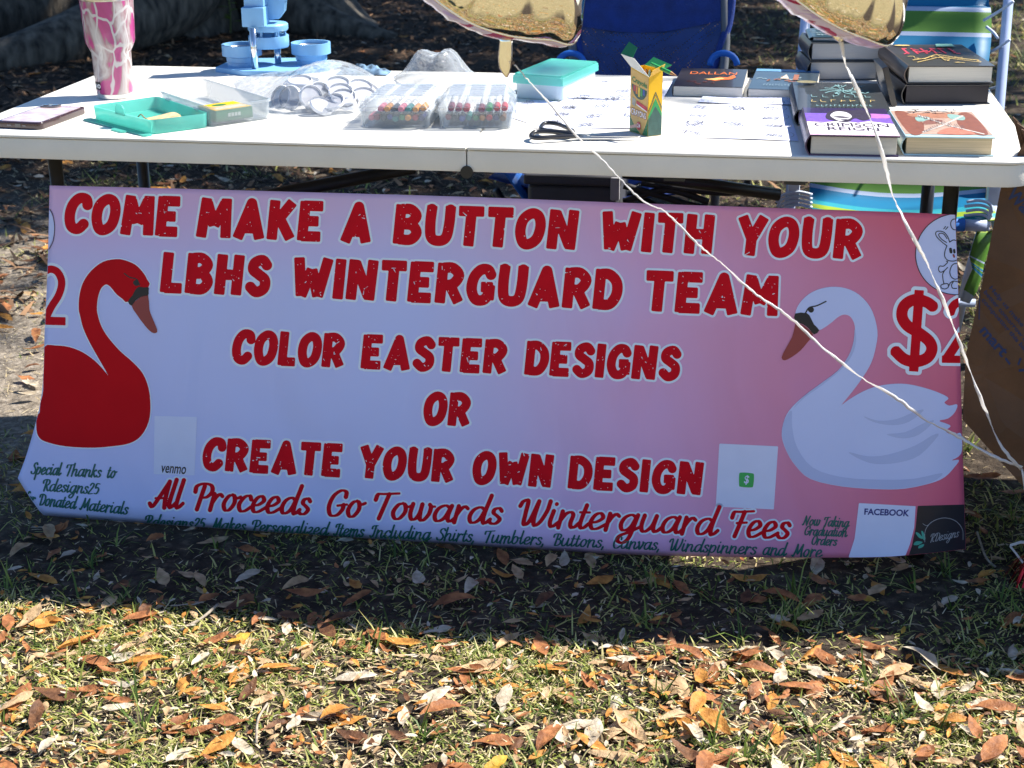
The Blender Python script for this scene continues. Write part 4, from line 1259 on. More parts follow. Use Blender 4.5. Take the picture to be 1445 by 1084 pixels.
# open craft case: turquoise lid tray on the left, clear tray on the right, joined by a hinge
teal = mat("teal_plastic", (.17, .66, .58), .22, var=.04, alpha=.74, spec=.6, trans=.4)
clear = film("clear_plastic", (.55, .60, .64), .85, .10)
def qbox(q, h, t, name, m, parent, z0=TZ, flare=.004, lip=0.0, floor=True):
    """open tray on the quad q (four table points, counter-clockwise), height h, wall t"""
    c = sum(q, Vector())/4
    b = MB()
    def ring(z, grow):
        out = []
        for k in range(4):
            a, m_, n_ = q[k-1], q[k], q[(k+1) % 4]
            e1 = (a-m_).normalized(); e2 = (n_-m_).normalized()
            r = min(.012, (a-m_).length*.2)
            g = (m_-c).normalized()*grow
            for s in (0, .25, .5, .75, 1):
                pt = (m_+e1*r)*(1-s)**2+m_*2*s*(1-s)+(m_+e2*r)*s*s
                out.append(Vector((pt.x+g.x, pt.y+g.y, z)))
        return out
    rings = [ring(z0+.0006, -flare), ring(z0+.004, -flare*.4), ring(z0+h, 0)]
    if lip: rings += [ring(z0+h, lip), ring(z0+h-.004, lip)]
    inner = [ring(z0+h-.0005, -t), ring(z0+.004, -flare-t), ]
    n = len(rings[0])
    bm = b.bm
    def strip(R_):
        vs = [[bm.verts.new(x) for x in r] for r in R_]
        for a, c2 in zip(vs[:-1], vs[1:]):
            for k in range(n): bm.faces.new((a[k], a[(k+1) % n], c2[(k+1) % n], c2[k]))
        return vs
    vs = strip(rings); bm.faces.new(list(reversed(vs[0])))
    vi = strip(inner); bm.faces.new(vi[-1])
    return b.build(name, m, parent, auto=35)
q_t = [tpt(214, 191), tpt(296, 180.5), tpt(224, 155.5), tpt(131, 169)]
q_c = [tpt(299, 180.5), tpt(384, 168), tpt(290, 137), tpt(227, 155)]
c0 = sum(q_t, Vector())/4
case = thing("craft_case", "open hinged plastic case, turquoise lid beside its clear bottom tray", "case", (c0.x, c0.y, TZ))
qbox(q_t, .026, .0016, "lid_tray", teal, case)
qbox(q_c, .036, .0014, "clear_tray", clear, case, lip=.003)
for t in (.22, .78):
    a = q_t[1].lerp(q_t[2], t); MB().tube([v3(a, TZ+.026)-(q_t[2]-q_t[1]).normalized()*.008, v3(a, TZ+.026)+(q_t[2]-q_t[1]).normalized()*.008], .003, 8).build("hinge", clear, case)
# flange and clip on the open side of the lid
e = (q_t[0]-q_t[3]).normalized(); nrm = Vector((e.y, -e.x, 0));
if nrm.dot(q_t[3]-q_t[2]) < 0: nrm = -nrm
fb = MB(); mid = (q_t[0]+q_t[3])/2
fb.prism(rrect((q_t[0]-q_t[3]).length+.012, .016, .004), .0008, .0028, frame(tuple(v3(mid+nrm*.009, TZ)), e))
fb.build("flange", teal, case)
MB().prism(rrect(.040, .012, .005), .001, .003, frame(tuple(v3(mid+nrm*.022+e*.03, TZ)), e)).build("clip", teal, case)
MB().prism([(-.016, 0), (.016, 0), (.014, .012), (.008, .018), (-.008, .018), (-.014, .012)], -.001, .001,
           frame(tuple(v3(mid+nrm*.0, TZ+.022)), e, nrm)).build("handle", teal, case)
# tan bundle in the lid, yellow crayon packet in the clear tray
wood = mat("bare_wood", (.55, .40, .22), .6, var=.25, scale=40, stretch=(8, 1, 1))
cb = tpt(229, 172, .006); exb = (q_t[1]-q_t[0]).normalized()
bun = thing("stick_bundle", "bundle of tan wooden craft sticks lying in the turquoise lid", "craft sticks", (cb.x, cb.y, TZ))
eyb = Vector((-exb.y, exb.x, 0))
for k in range(9):
    o = cb+eyb*((k-4)*.0082)+Vector((0, 0, .007-.00035*(k-4)**2))+exb*random.uniform(-.002, .002)
    MB().prism(rrect(.072, .0078, .0036, 4), -.0018, .0018, frame((o.x, o.y, TZ+.006+o.z-cb.z), exb, (0, math.sin((k-4)*-.05), 1)), bev=.0006).build("stick", wood, bun, auto=40)
lp = [cb-exb*.034+eyb*a+Vector((0, 0, h)) for a, h in ((.03, .004), (.012, .013), (-.004, .010), (-.02, .008))]
MB().tube(catmull([v3(x, TZ+.008+x.z-cb.z) for x in lp], 6), .0011, 6).build("tie", mat("tie_tan", (.30, .20, .10), .8), bun)
crayon_yellow = mat("crayon_yellow", (.78, .44, .008), .4, var=.05)
crayon_green = mat("crayon_green", (.012, .16, .055), .4, var=.05)
exc = (q_c[1]-q_c[0]).normalized(); eyc = Vector((-exc.y, exc.x, 0))
pk = q_c[0]+exc*.052+eyc*.042
pkt = thing("crayon_packet", "flat yellow and green crayon packet lying in the clear tray", "crayons", (pk.x, pk.y, TZ))
Mk = frame((pk.x, pk.y, TZ), exc)
MB().box((.074, .066, .020), Mk @ Matrix.Translation((0, 0, .016)), .0006).build("packet", crayon_green, pkt)
top = [tuple(Mk @ Vector(x)) for x in ((-.036, -.032, .0262), (.036, -.032, .0262), (.036, .032, .0262), (-.036, .032, .0262))]
dc = Decal(top, n=(0, 0, 1))
dc.poly("y", [(0, 0), (1, 0), (1, 1), (0, 1)]).disc("g", (.45, .72), .2, .14)
pale = mat("print_cream", (.75, .55, .33), .5, var=.35, scale=300)
dc.poly("p", [(.08, .12), (.92, .12), (.92, .45), (.08, .45)])
dc.build({"y": ("front_panel", crayon_yellow), "g": ("badge", crayon_green), "p": ("picture", pale)}, pkt)
sp_ = [tuple(Mk @ Vector(x)) for x in ((-.037, -.0334, .0075), (.037, -.0334, .0075), (.037, -.0334, .0245), (-.037, -.0334, .0245))]
dc = Decal(sp_, n=-eyc)
for k in range(4): dc.poly("w", [(.32+.09*k, .35), (.39+.09*k, .35), (.39+.09*k, .72), (.32+.09*k, .72)])
dc.build({"w": ("side_print", mat("print_grey", (.45, .5, .46), .5))}, pkt)

# button press
blue = mat("press_blue", (.19, .41, .66), .38, var=.05, scale=30, spec=.45)
bc = tpt(385, 99)
prs = thing("button_press", "sky blue button making press with two cups and a lever head", "button maker", (bc.x, bc.y, TZ))
PBx = Vector((math.cos(.10), math.sin(.10), 0)); PM = frame((bc.x, bc.y, TZ), PBx)
sc_ = (tpt(400, 99)-tpt(300, 99)).length/100          # metres per picture unit at the press
def pl(x, y=0, z=0): return PM @ Vector((x*sc_, y*sc_, z*sc_))
def PMt(x, y=0, z=0): return PM @ Matrix.Translation((x*sc_, y*sc_, z*sc_))
MB().prism([(a*sc_, b*sc_) for a, b in ((-76, -20), (-30, -52), (30, -52), (78, -10), (92, 30), (40, 70), (-50, 62), (-72, 20))], 0, 7*sc_, PM, bev=.0015).build("base", blue, prs, auto=40)
for (cx, nm) in ((-42, "cup"), (52, "cup")):
    Mx = PMt(cx, 0 if cx < 0 else 18, 7)
    MB().lathe([(21*sc_, 0), (21*sc_, 5*sc_), (22*sc_, 6*sc_), (22*sc_, 12*sc_), (27.5*sc_, 14*sc_), (27.5*sc_, 29*sc_), (24.5*sc_, 29*sc_), (24.5*sc_, 20*sc_), (.0001, 20*sc_)], 40, Mx).build(nm, blue, prs, auto=40)
    MB().lathe([(.0001, 20.3*sc_), (16*sc_, 20.3*sc_), (20*sc_, 24.5*sc_), (22*sc_, 24.5*sc_), (22*sc_, 20.3*sc_)], 32, Mx, cap=False).build("die_ring", steel, prs, auto=40)
Md = PMt(-5, 8, 0)
MB().lathe([(27*sc_, 31*sc_), (28*sc_, 33*sc_), (28*sc_, 47*sc_), (25*sc_, 47*sc_), (25*sc_, 40*sc_), (.0001, 40*sc_)], 40, Md).build("die_cup", blue, prs, auto=40)
for k in range(6):
    a = k*math.pi/3+.3
    MB().tube([Md @ Vector((23*sc_*math.cos(a), 23*sc_*math.sin(a), 41*sc_)), Md @ Vector((23*sc_*math.cos(a), 23*sc_*math.sin(a), 56*sc_))], 1.8*sc_, 8).build("pin", blue, prs)
MB().lathe([(.0001, 54*sc_), (27*sc_, 54*sc_), (28*sc_, 56*sc_), (28*sc_, 62*sc_), (26*sc_, 64*sc_), (.0001, 64*sc_)], 40, Md).build("upper_die", blue, prs, auto=40)
chrome = mat("chrome", (.75, .75, .76), .08, metal=1.0, var=.02)
for (x, y, z1) in ((-17, -34, 62), (6, 10, 31)):
    MB().tube([pl(x, y, 7), pl(x, y, z1)], 4.6*sc_, 18).build("guide_rod", chrome, prs, smooth=True)
MB().box((31*sc_, 36*sc_, 26*sc_), PMt(-17, -12, 76), .002, 3).build("head_block", blue, prs, auto=40)
MB().box((27*sc_, 30*sc_, 66*sc_), PMt(-16, -9, 122), .002, 3).build("column", blue, prs, auto=40)
Mh = frame(tuple(pl(-2, 10, 66)), PBx, -(PM.to_3x3() @ Vector((0, 1, 0))))
MB().prism([(a*sc_, b*sc_) for a, b in ((-4, 2), (14, 4), (22, 14), (24, 28), (36, 40), (38, 50), (36, 92), (-4, 92))], -9*sc_, 9*sc_, Mh, bev=.0012).build("lever_arm", blue, prs, auto=40)

# clear bag of button shells
shell = film("shell_plastic", (.58, .59, .63), .5, .22)
bagm = film("bag_film", (.48, .52, .57), .90, .05, bump=1.0, bscale=34, spec=.9)
rb = random.Random(4)
btn_group = "button shells in the clear bag"
spots = []
def shell_at(px, py, h, tilt, az, r=.023, why="clear round button shell in the plastic bag"):
    q = tpt(px, py)
    o = Vector((q.x, q.y, TZ+h))
    n = Vector((math.sin(tilt)*math.sin(az), -math.sin(tilt)*math.cos(az), math.cos(tilt)))
    M = frame(tuple(o), n.orthogonal(), n)
    t = thing("button_shell", why, "button shell", tuple(o), btn_group)
    MB().lathe([(.0001, -.0015), (r*.82, -.0015), (r*.86, .0008), (.0001, .0008)], 28, M).build("disc", shell, t, auto=40)
    MB().lathe([(r*.86, .002), (r*.88, -.002), (r, -.002), (r, .0025), (r*.95, .004)], 28, M, cap=False).build("rim", film("shell_rim", (.74, .76, .80), .15, .15), t, auto=40)
for (px, py, h, tl, az, why) in ((411, 158, .026, 1.2, -.25, "clear round button shell standing at the front left of the plastic bag"),
        (440, 158, .027, 1.2, .75, "clear button shell standing on edge in the middle of the bag"), (452, 154, .028, 1.2, .8, "clear button shell leaning behind the one on edge"),
        (478, 152, .043, .45, .2, "clear button shell lying uppermost on the right pile"), (482, 156, .034, .5, .3, None), (486, 158, .026, .5, .3, None), (490, 158, .017, .4, .5, None),
        (470, 160, .020, .5, -.2, None), (455, 162, .016, .6, .9, None), (398, 156, .024, 1.15, -.5, "clear button shell behind the front left one in the bag"), (425, 148, .044, .25, .2, "clear button shell lying flat on top of the left pile"),
        (436, 146, .036, .3, -.4, None), (418, 142, .028, .25, .6, None), (510, 146, .030, .5, .6, None), (514, 150, .02, .45, .3, None), (520, 145, .022, .6, .9, None), (400, 145, .014, .2, 0, None),
        (445, 140, .018, .15, 1, None), (475, 142, .02, .15, 1, None), (505, 138, .014, .2, 1, None)):
    shell_at(px, py, h, tl, az, why=why or "clear round button shell buried in the middle of the bag")
def wrinkled_bag(name, label, foot, hfun, seed, amp=.006, parent_label="bag"):
    """a closed film over a foot outline: top and bottom sheets with creases"""
    rg = np.random.default_rng(seed)
    F_ = catmull([tuple(tpt(*q))[:2] for q in foot], 6, True)
    c = F_.mean(0)
    nu = len(F_); ns = 14
    t = thing(name, label, "bag", (c[0], c[1], TZ))
    rows = []
    ph_ = rg.uniform(0, 6, 8)
    for s in np.linspace(0, 1, ns):
        P = c+(F_-c)*s
        ang = np.arctan2(P[:, 1]-c[1], P[:, 0]-c[0])
        cr = sum(np.abs(np.sin(ang*(3+2*k)+ph_[k]+s*5*(k % 2)))*.5**k for k in range(4))-1.0
        cr += .6*np.abs(np.sin(P[:, 0]*160+ph_[5]+8*np.sin(P[:, 1]*60)))
        z = TZ+.002+hfun(P[:, 0], P[:, 1], s, ang)*(1-s**3)+amp*cr*(1-s**4)*(.3+.7*s)
        P2 = np.c_[P, np.maximum(z, TZ+.0015)]
        rows.append(np.vstack([P2, P2[:1]]))
    MB().grid(rows).build("film", bagm, t, smooth=True)
    return t
cbag = tpt(455, 140)
wrinkled_bag("plastic_bag", "clear plastic bag full of round button shells in front of the blue press",
             [(330, 118), (372, 158), (420, 165), (480, 166), (520, 158), (541, 120), (505, 104), (430, 99), (380, 104)],
             lambda x, y, s, a: (.020+.034*np.exp(-((x-cbag.x-.01)/.10)**4))*(1-.25*s), 3, .004)
cb2 = tpt(614, 112)
wrinkled_bag("plastic_bag", "crumpled clear plastic bag rising behind the two marker boxes",
             [(556, 112), (600, 126), (660, 124), (685, 112), (650, 104), (575, 104)],
             lambda x, y, s, a: .048*np.exp(-((x-cb2.x)/.07)**4)+.012*np.sin(x*50)**2, 8, .007)
# a dark blue cloth behind on the table edge
cl = tpt(515, 103)
cm = MB(); rows = []
for j in range(10):
    rows.append([(cl.x-.055+.11*i/17, cl.y-.035+.05*j/9, TZ+.002+.014*math.sin(math.pi*i/17)**.6*math.sin(math.pi*j/9)**.6*(1+.35*math.sin(i*1.3+j)+.25*math.sin(i*2.1-j*1.7))) for i in range(18)])
tag(cm.grid(rows).build("folded_cloth", mat("cloth_navy", (.015, .045, .09), .8, var=.4, scale=60, c2=(.16, .28, .42)), smooth=True), "small dark blue patterned cloth crumpled on the table's back edge", "cloth")

# two marker boxes
def marker_box(label, fl, fr, back_l, h, seed, where):
    A = tpt(*fl); B = tpt(*fr); D = tpt(*back_l)
    ex = (B-A).normalized(); ey = Vector((-ex.y, ex.x, 0)); w = (B-A).length
    d = .165
    sh = (D-A).normalized(); sh = sh*(d/max(.3, sh.dot(ey)))
    ey2 = sh.normalized()
    q = [A, B, B+ey2*d, A+ey2*d]
    c = sum(q, Vector())/4
    t = thing("marker_box", label, "box", (c.x, c.y, TZ), "clear boxes of markers")
    qbox(q, h*.58, .0014, "tray", clear, t, lip=.0025, flare=.007)
    b = MB()
    lid = film("lid_plastic", (.50, .55, .61), .84, .06, bump=.2, bscale=60)
    z0 = TZ+h*.585; z1 = TZ+h
    def off(g, z): 
        out = []
        for k, (sx, sy) in enumerate(((-1, -1), (1, -1), (1, 1), (-1, 1))):
            out.append(v3(q[k]-ex*sx*g-ey2*sy*g, z))
        return out
    rings = [off(-.003, z0), off(-.003, z0+.004), off(.002, z0+h*.17), off(.014, z1)]
    vs = [[b.bm.verts.new(x) for x in r] for r in rings]
    for a, c2 in zip(vs[:-1], vs[1:]):
        for k in range(4): b.bm.faces.new((a[k], a[(k+1) % 4], c2[(k+1) % 4], c2[k]))
    b.bm.faces.new(vs[-1])
    bmesh.ops.bevel(b.bm, geom=[e for e in b.bm.edges if not e.is_boundary], offset=.004, segments=2, affect='EDGES')
    lo = b.build("lid", lid, t, auto=35)
    rm = MB()
    for i in range(3):
        for j in range(6):
            o = q[0]+ex*(w*(.22+.28*i))+ey2*(d*(.2+.12*j))
            rm.prism(rrect(w*.20, d*.075, .003), 0, .0022, frame(tuple(v3(o, z1-.0002)), ex), bev=.0006)
    rm.build("lid_ribs", mat("rib_plastic", (.42, .47, .54), .15, alpha=.30, var=.03), lo)
    for s in (0, 1):
        o = q[1-s]+ey2*(d*.45)+ex*(.003 if s == 0 else -.003)
        MB().prism(rrect(.034, h*.5, .006), -.0012, .0012, frame(tuple(v3(o, TZ+h*.55)), ey2, ex)).build("clasp", lid, t)
    rg = random.Random(seed)
    cols = [("red", (.55, .03, .04)), ("pink", (.75, .22, .28)), ("green", (.06, .32, .10)), ("lime", (.28, .50, .12)), ("blue", (.04, .08, .36)), ("navy", (.03, .04, .16)),
            ("maroon", (.25, .03, .06)), ("orange", (.70, .30, .05)), ("violet", (.16, .06, .26)), ("teal", (.04, .24, .22)), ("brown", (.20, .09, .04)), ("black", (.02, .02, .03))]
    for row in range(2):
        n = 9-row
        for k in range(n):
            cn, cc = cols[(k*5+row*7+seed) % 12] if row == 0 or k % 2 else cols[(k*3+seed) % 12]
            x = .010+(w-.020)*(k+.5+row*.3)/(n+.2); z = TZ+.016+row*.0155+rg.uniform(-.001, .002)
            if row == 1 and rg.random() < .15: continue
            o = v3(q[0]+ex*x+ey2*(.012+rg.uniform(0, .012)), z)
            L = .118
            mk = thing("marker", "%s capped marker in the clear box %s, %s row" % (cn, where, ("lower", "upper")[row]), "marker", tuple(o), "markers in the clear boxes")
            MB().tube([o, o+ey2*.003, o+ey2*.034], [.0048, .0058, .0058], 12).build("cap", mat("cap_"+cn, cc, .3, var=.05), mk)
            MB().tube([o+ey2*.034, o+ey2*L], .0052, 10).build("barrel", mat("barrel_white", (.75, .74, .72), .4, var=.03), mk)
    return t
marker_box("clear box of colored markers beside the bag of button shells", (508, 182), (606, 183), (553, 142), .054, 1, "beside the shell bag")
marker_box("clear box of markers with a bright glare across its front, left of the paper sheets", (619, 183), (724, 183), (634, 142), .054, 6, "left of the papers")

# closed turquoise box
q = [tpt(728, 140), tpt(793, 144.5), tpt(842, 120.5), tpt(787, 119)]
A, B = q[0], q[1]
fx = (tpt(842, 121)-B); fx = Vector((fx.x, fx.y, 0)); lx = (tpt(726, 139)-B); lx = Vector((lx.x, lx.y, 0))
q = [B+lx, B, B+fx, B+fx+lx]
c = sum(q, Vector())/4
tb_ = thing("storage_box", "closed plastic box with a turquoise lid behind the paper sheets", "box", (c.x, c.y, TZ))
clear2 = mat("frosted_plastic", (.62, .72, .78), .35, var=.03, alpha=.72, spec=.5)
qbox(q, .034, .0015, "tray", clear2, tb_, flare=.005)
b = MB()
def grow(g, z):
    return [v3(x+(x-c)*g, z) for x in q]
rings = [grow(.05, TZ+.030), grow(.05, TZ+.042), grow(.03, TZ+.0475), grow(-.02, TZ+.0485), grow(-.06, TZ+.0465), grow(-.10, TZ+.0462)]
vs = [[b.bm.verts.new(x) for x in r] for r in rings]
for a, c2 in zip(vs[:-1], vs[1:]):
    for k in range(4): b.bm.faces.new((a[k], a[(k+1) % 4], c2[(k+1) % 4], c2[k]))
b.bm.faces.new(vs[-1])
bmesh.ops.bevel(b.bm, geom=[e for e in b.bm.edges if not e.is_boundary], offset=.0025, segments=2, affect='EDGES')
b.build("lid", teal, tb_, auto=40)
fe = (q[1]-q[0]).normalized(); fm = q[0].lerp(q[1], .5)
gn = thing("marker_pad", "green block showing through the front of the turquoise lidded box", "eraser", (fm.x, fm.y, TZ))
MB().box((.030, .016, .018), frame(tuple(v3(q[0].lerp(q[1], .42)+Vector((-fe.y, fe.x, 0))*.014, TZ+.0165)), fe), .003).build("block", mat("block_green", (.04, .50, .12), .45), gn)

# sheets of printed designs
paper = mat("paper", (.62, .65, .80), .75, var=.015)
pen = mat("print_black", (.09, .09, .11), .7)
def sheet(q4, label, seed, hole=False, rows=4, cols=3, z=.0012):
    P = [tpt(*a) for a in q4]
    c = sum(P, Vector())/4
    t = thing("paper_sheet", label, "paper", (c.x, c.y, TZ))
    q = [tuple(v3(x, TZ+z)) for x in P]
    g = []
    for v in np.linspace(0, 1, 12):
        g.append([tuple(bil(q, u, v)+np.array([0, 0, .0012*math.sin(u*5+seed)*math.sin(v*4+1)**2])) for u in np.linspace(0, 1, 12)])
    MB().grid(g).build("paper", paper, t, smooth=True)
    rg = random.Random(seed)
    dc = Decal([tuple(Vector(x)+Vector((0, 0, .0016))) for x in q], n=(0, 0, 1), off=.0001)
    for i in range(cols):
        for j in range(rows):
            cx, cy = (i+.5)/cols, (j+.5)/rows
            if rg.random() < .12: continue
            rx, ry = .42/cols, .42/rows
            dc.line("k", [(cx+rx*math.cos(a), cy+ry*math.sin(a)) for a in np.linspace(0, 2*math.pi, 22)[:-1]], .0035, 1, closed=True)
            for k in range(rg.randint(3, 5)):
                x0 = cx-rx*.55+rg.uniform(-.02, .02); y0 = cy+ry*rg.uniform(-.5, .5)
                dc.line("k", [(x0+rx*1.05*m/7, y0+ry*.26*rg.uniform(-1, 1)) for m in range(8)], rg.choice((.005, .008, .011)), 1)
    dc.build({"k": ("line_drawing", pen)}, t)
    return t
sheet([(752, 181.5), (893, 182.5), (936, 138), (800, 136)], "white sheet of button designs lying behind the scissors", 3)
sheet([(700, 160), (756, 178), (800, 146), (742, 140)], "small white printed sheet tucked beside the right marker box", 5, rows=2, cols=2, z=.0006)
sheet([(800, 140), (935, 142), (950, 117), (838, 114)], "white sheet of button designs half hidden behind the crayon box", 8, z=.0024)
sheet([(947, 194), (1127, 200), (1112, 150), (966, 147)], "white sheet of button designs lying left of the purple book", 11)
sheet([(985, 146), (1122, 150), (1112, 139), (992, 138)], "white printed sheet lying just in front of the paperbacks", 15, z=.0024, rows=2)

# scissors
a_, b_ = tpt(748, 199), tpt(905, 199)
sx = (b_-a_).normalized(); sy = Vector((-sx.y, sx.x, 0)); L = (b_-a_).length
scs = thing("scissors", "black handled scissors lying open toward the yellow crayon box", "scissors", (a_.x, a_.y, TZ))
def sp2(u, v, z=.0): return v3(a_+sx*(u*L)+sy*(v*L), TZ+z)
blk = mat("scissor_black", (.015, .015, .018), .3, coat=.3)
def loop_(pts, z):
    P = catmull([tuple(sp2(u, v, z+dz)) for u, v, dz in pts], 6, True); P = np.vstack([P, P[:2]])
    return P
MB().tube(loop_([(.01, -.02, 0), (.05, .10, .003), (.2, .11, .003), (.36, .05, .001), (.40, .0, 0), (.25, -.045, 0), (.08, -.09, 0)], .0085), .0040, 10, cap=False).build("handle", blk, scs, smooth=True)
MB().tube(loop_([(.09, .34, 0), (.13, .48, .003), (.24, .44, .003), (.37, .19, .002), (.37, .10, .001), (.24, .17, 0), (.12, .25, 0)], .0095), .0037, 10, cap=False).build("handle", blk, scs, smooth=True)
MB().prism([(.36*L, -.02*L), (.42*L, -.01*L), (.8*L, -.005*L), (1.0*L, .015*L), (.8*L, .055*L), (.40*L, .055*L)], .003, .0050, frame((a_.x, a_.y, TZ), sx)).build("blade", steel, scs)
MB().prism([(.34*L, .12*L), (.40*L, .085*L), (.55*L, .03*L), (.97*L, .005*L), (.99*L, .03*L), (.58*L, .085*L), (.42*L, .14*L)], .0054, .0072, frame((a_.x, a_.y, TZ), sx)).build("blade", steel, scs)
MB().lathe([(.0036, .0072), (.0036, .0086), (.0001, .009)], 14, Matrix.Translation(sp2(.52, .05))).build("pivot", steel, scs)

# standing crayon box
c1_, c2_, c3_ = tpt(888.5, 185.5), tpt(914, 193.3), tpt(933, 191.0)
fx = (c2_-c1_); wx = .064; fx = fx.normalized(); fy = (c3_-c2_).normalized(); wy = (c3_-c2_).length
P0 = c2_-fx*(c2_-c1_).length; wx = (c2_-c1_).length
HB = .112
cbx = thing("crayon_box", "open yellow and green box of crayons standing behind the scissors", "crayon box", tuple((P0+c3_)/2))
base4 = [P0, c2_, c2_+fy*wy, P0+fy*wy]
bx = MB()
lo = [bx.bm.verts.new(v3(x, TZ+.0005)) for x in base4]
hi = [bx.bm.verts.new(v3(x, TZ+h)) for x, h in zip(base4, (HB-.002, HB-.012, HB-.001, HB-.001))]
for k in range(4): bx.bm.faces.new((lo[k], lo[(k+1) % 4], hi[(k+1) % 4], hi[k]))
bx.bm.faces.new(list(reversed(lo)))
bx.build("carton", crayon_yellow, cbx, solid=.0008)
gold = mat("carton_gold", (.62, .38, .10), .42, var=.06)
nf = Vector((fx.y, -fx.x, 0)); ns_ = Vector((fy.y, -fy.x, 0))
qf = [tuple(v3(P0, TZ+.001)), tuple(v3(c2_, TZ+.001)), tuple(v3(c2_, TZ+HB-.0125)), tuple(v3(P0, TZ+HB-.0025))]
dc = Decal(qf, n=nf)
dc.poly("g", [(.01, 0), (.99, 0), (.99, .99), (.01, .99)])
dc.poly("gr", [(.0, 0), (.62, .0), (.30, .10), (.06, .22), (.0, .3)]).poly("gr", [(.70, 0), (1, 0), (1, .30), (.85, .14)])
a = np.linspace(math.pi, 2*math.pi, 14)
dc.poly("n", np.c_[.5+.42*np.cos(a), .76+.20*np.sin(a)])
for k, key in enumerate(("r", "o", "yl", "gn", "bl")):
    x0 = .18+.13*k; dc.poly(key, [(x0, .66-.03*(2-abs(k-2))), (x0+.10, .66-.03*(2-abs(k-2))), (x0+.10, .755), (x0, .755)])
dc.text("gt", "Crayola", (.10, .775, .92, .885), .03)
dc.poly("gy", [(.12, .44), (.30, .42), (.32, .54), (.14, .56)]).poly("r", [(.36, .47), (.95, .42), (.95, .49), (.36, .53)]).poly("w", [(.36, .455), (.95, .40), (.95, .42), (.36, .475)])
dc.text("wo", "CRAYONS", (.08, .27, .92, .39), .05).text("w", "CRAYONS", (.10, .28, .90, .38), .02)
dc.disc("r", (.52, .13), .12, .07).text("w", "24", (.44, .10, .60, .165), .02).poly("pk", [(.05, .05), (.45, .10), (.42, .15), (.05, .09)])
ink = lambda n, c: mat("ink_"+n, c, .45, var=.16, scale=110)
dc.build({"g": ("front_panel", gold), "gr": ("front_corner", crayon_green), "n": ("badge", ink("darkgreen", (.02, .08, .06))), "r": ("red_print", ink("red", (.5, .03, .05))), "o": ("orange_print", ink("orange", (.65, .2, .03))),
          "yl": ("yellow_print", ink("yellow", (.75, .55, .05))), "gn": ("green_print", ink("green", (.05, .35, .1))), "bl": ("blue_print", ink("blue", (.05, .1, .4))), "gt": ("brand_lettering", ink("leafgreen", (.02, .18, .05))),
          "gy": ("grey_print", ink("grey", (.35, .35, .3))), "w": ("white_print", ink("white", (.8, .78, .75))), "wo": ("word_shadow", ink("maroon", (.25, .05, .08))), "pk": ("pink_print", ink("pink", (.7, .4, .33)))}, cbx)
qs = [tuple(v3(c2_, TZ+.001)), tuple(v3(c3_, TZ+.001)), tuple(v3(c3_, TZ+HB-.0015)), tuple(v3(c2_, TZ+HB-.0125))]
dc = Decal(qs, n=ns_)
dc.poly("k", [(0, .43), (.5, .715), (1, .43), (1, .40), (.5, .685), (0, .40)]).poly("k", [(0, .385), (.5, .67), (1, .385), (1, .37), (.5, .655), (0, .37)])
dc.poly("l", [(0, .27), (0, .34), (.5, .61), (1, .34), (1, .27)]).poly("d", [(0, .0), (1, .0), (1, .28), (.5, .48), (0, .28)])
dc.build({"k": ("zigzag", ink("darkgreen", (.02, .08, .06))), "l": ("green_chevron", ink("midgreen", (.03, .30, .08))), "d": ("dark_chevron", ink("slategreen", (.04, .10, .08)))}, cbx)
up = Vector((0, 0, 1))
def flap(name, pts, m):
    pydata(name, [tuple(x) for x in pts], [tuple(range(len(pts)))], m, cbx).modifiers.new("thickness", 'SOLIDIFY').thickness = .0006
bl = v3(P0+fy*wy, TZ+HB-.001); br = v3(c2_+fy*wy, TZ+HB-.001); fl0 = v3(P0, TZ+HB-.002); fr0 = v3(c2_, TZ+HB-.012)
cardm = mat("card_grey", (.62, .62, .58), .7, var=.03)
flap("front_flap", [fl0, fr0, fr0.lerp(fl0, .45)-fx*.012+up*.022+nf*.006, fl0-fx*.020+up*.020+nf*.008], cardm)
flap("top_flap", [fl0-fx*.020+up*.0202+nf*.008, fl0+fx*.010+up*.0165+nf*.004, fl0+fx*.009+up*.033-nf*.006, fl0-fx*.016+up*.040-nf*.006], crayon_green)
flap("side_flap", [br, fr0+fy*.001, fr0+fy*.002+fx*.006+up*.012, br+fx*.006+up*.010], crayon_yellow)
flap("back_flap", [bl, br, br+fy*.018+up*.006, bl+fy*.018+up*.012], crayon_green)
rg = random.Random(2)
for k, cc in enumerate(((.16, .05, .03), (.10, .03, .02), (.22, .08, .04), (.05, .25, .12), (.45, .2, .1), (.3, .55, .6), (.6, .6, .55), (.14, .05, .04))):
    o = P0+fx*(.006+(wx-.012)*(k % 4+.5)/4)+fy*(.006+(wy-.010)*(k//4))
    cy = thing("crayon", "%s crayon standing in the open crayon box" % ("brown", "dark brown", "chestnut", "green", "tan", "pale blue", "white", "umber")[k], "crayon", tuple(v3(o, TZ+.01)), "crayons in the open box")
    MB().tube([v3(o, TZ+.002), v3(o, TZ+.088+.004*(k//4))], .0037, 10).build("wrapper", mat("wrapper_%d" % k, cc, .6), cy)
    MB().tube([v3(o, TZ+.088+.004*(k//4)), v3(o, TZ+.092+.004*(k//4)), v3(o, TZ+.102+.004*(k//4))], [.0033, .0033, .0012], 10).build("tip", mat("wax_%d" % k, cc, .4), cy)
o = v3(c2_+fy*.012, TZ+HB)
cy = thing("pencil", "green pencil lying across the top of the crayon box", "pencil", tuple(o))
MB().tube([o-fx*.02+up*.006+fy*.006, o+fx*.028-up*.003+fy*.012], .0032, 8).build("barrel", ink("midgreen", (.03, .30, .08)), cy)
MB().tube([o+fx*.028-up*.003+fy*.012, o+fx*.040-up*.0055+fy*.0142], [.0032, .0006], 8).build("point", mat("point_wood", (.45, .22, .08), .6), cy)

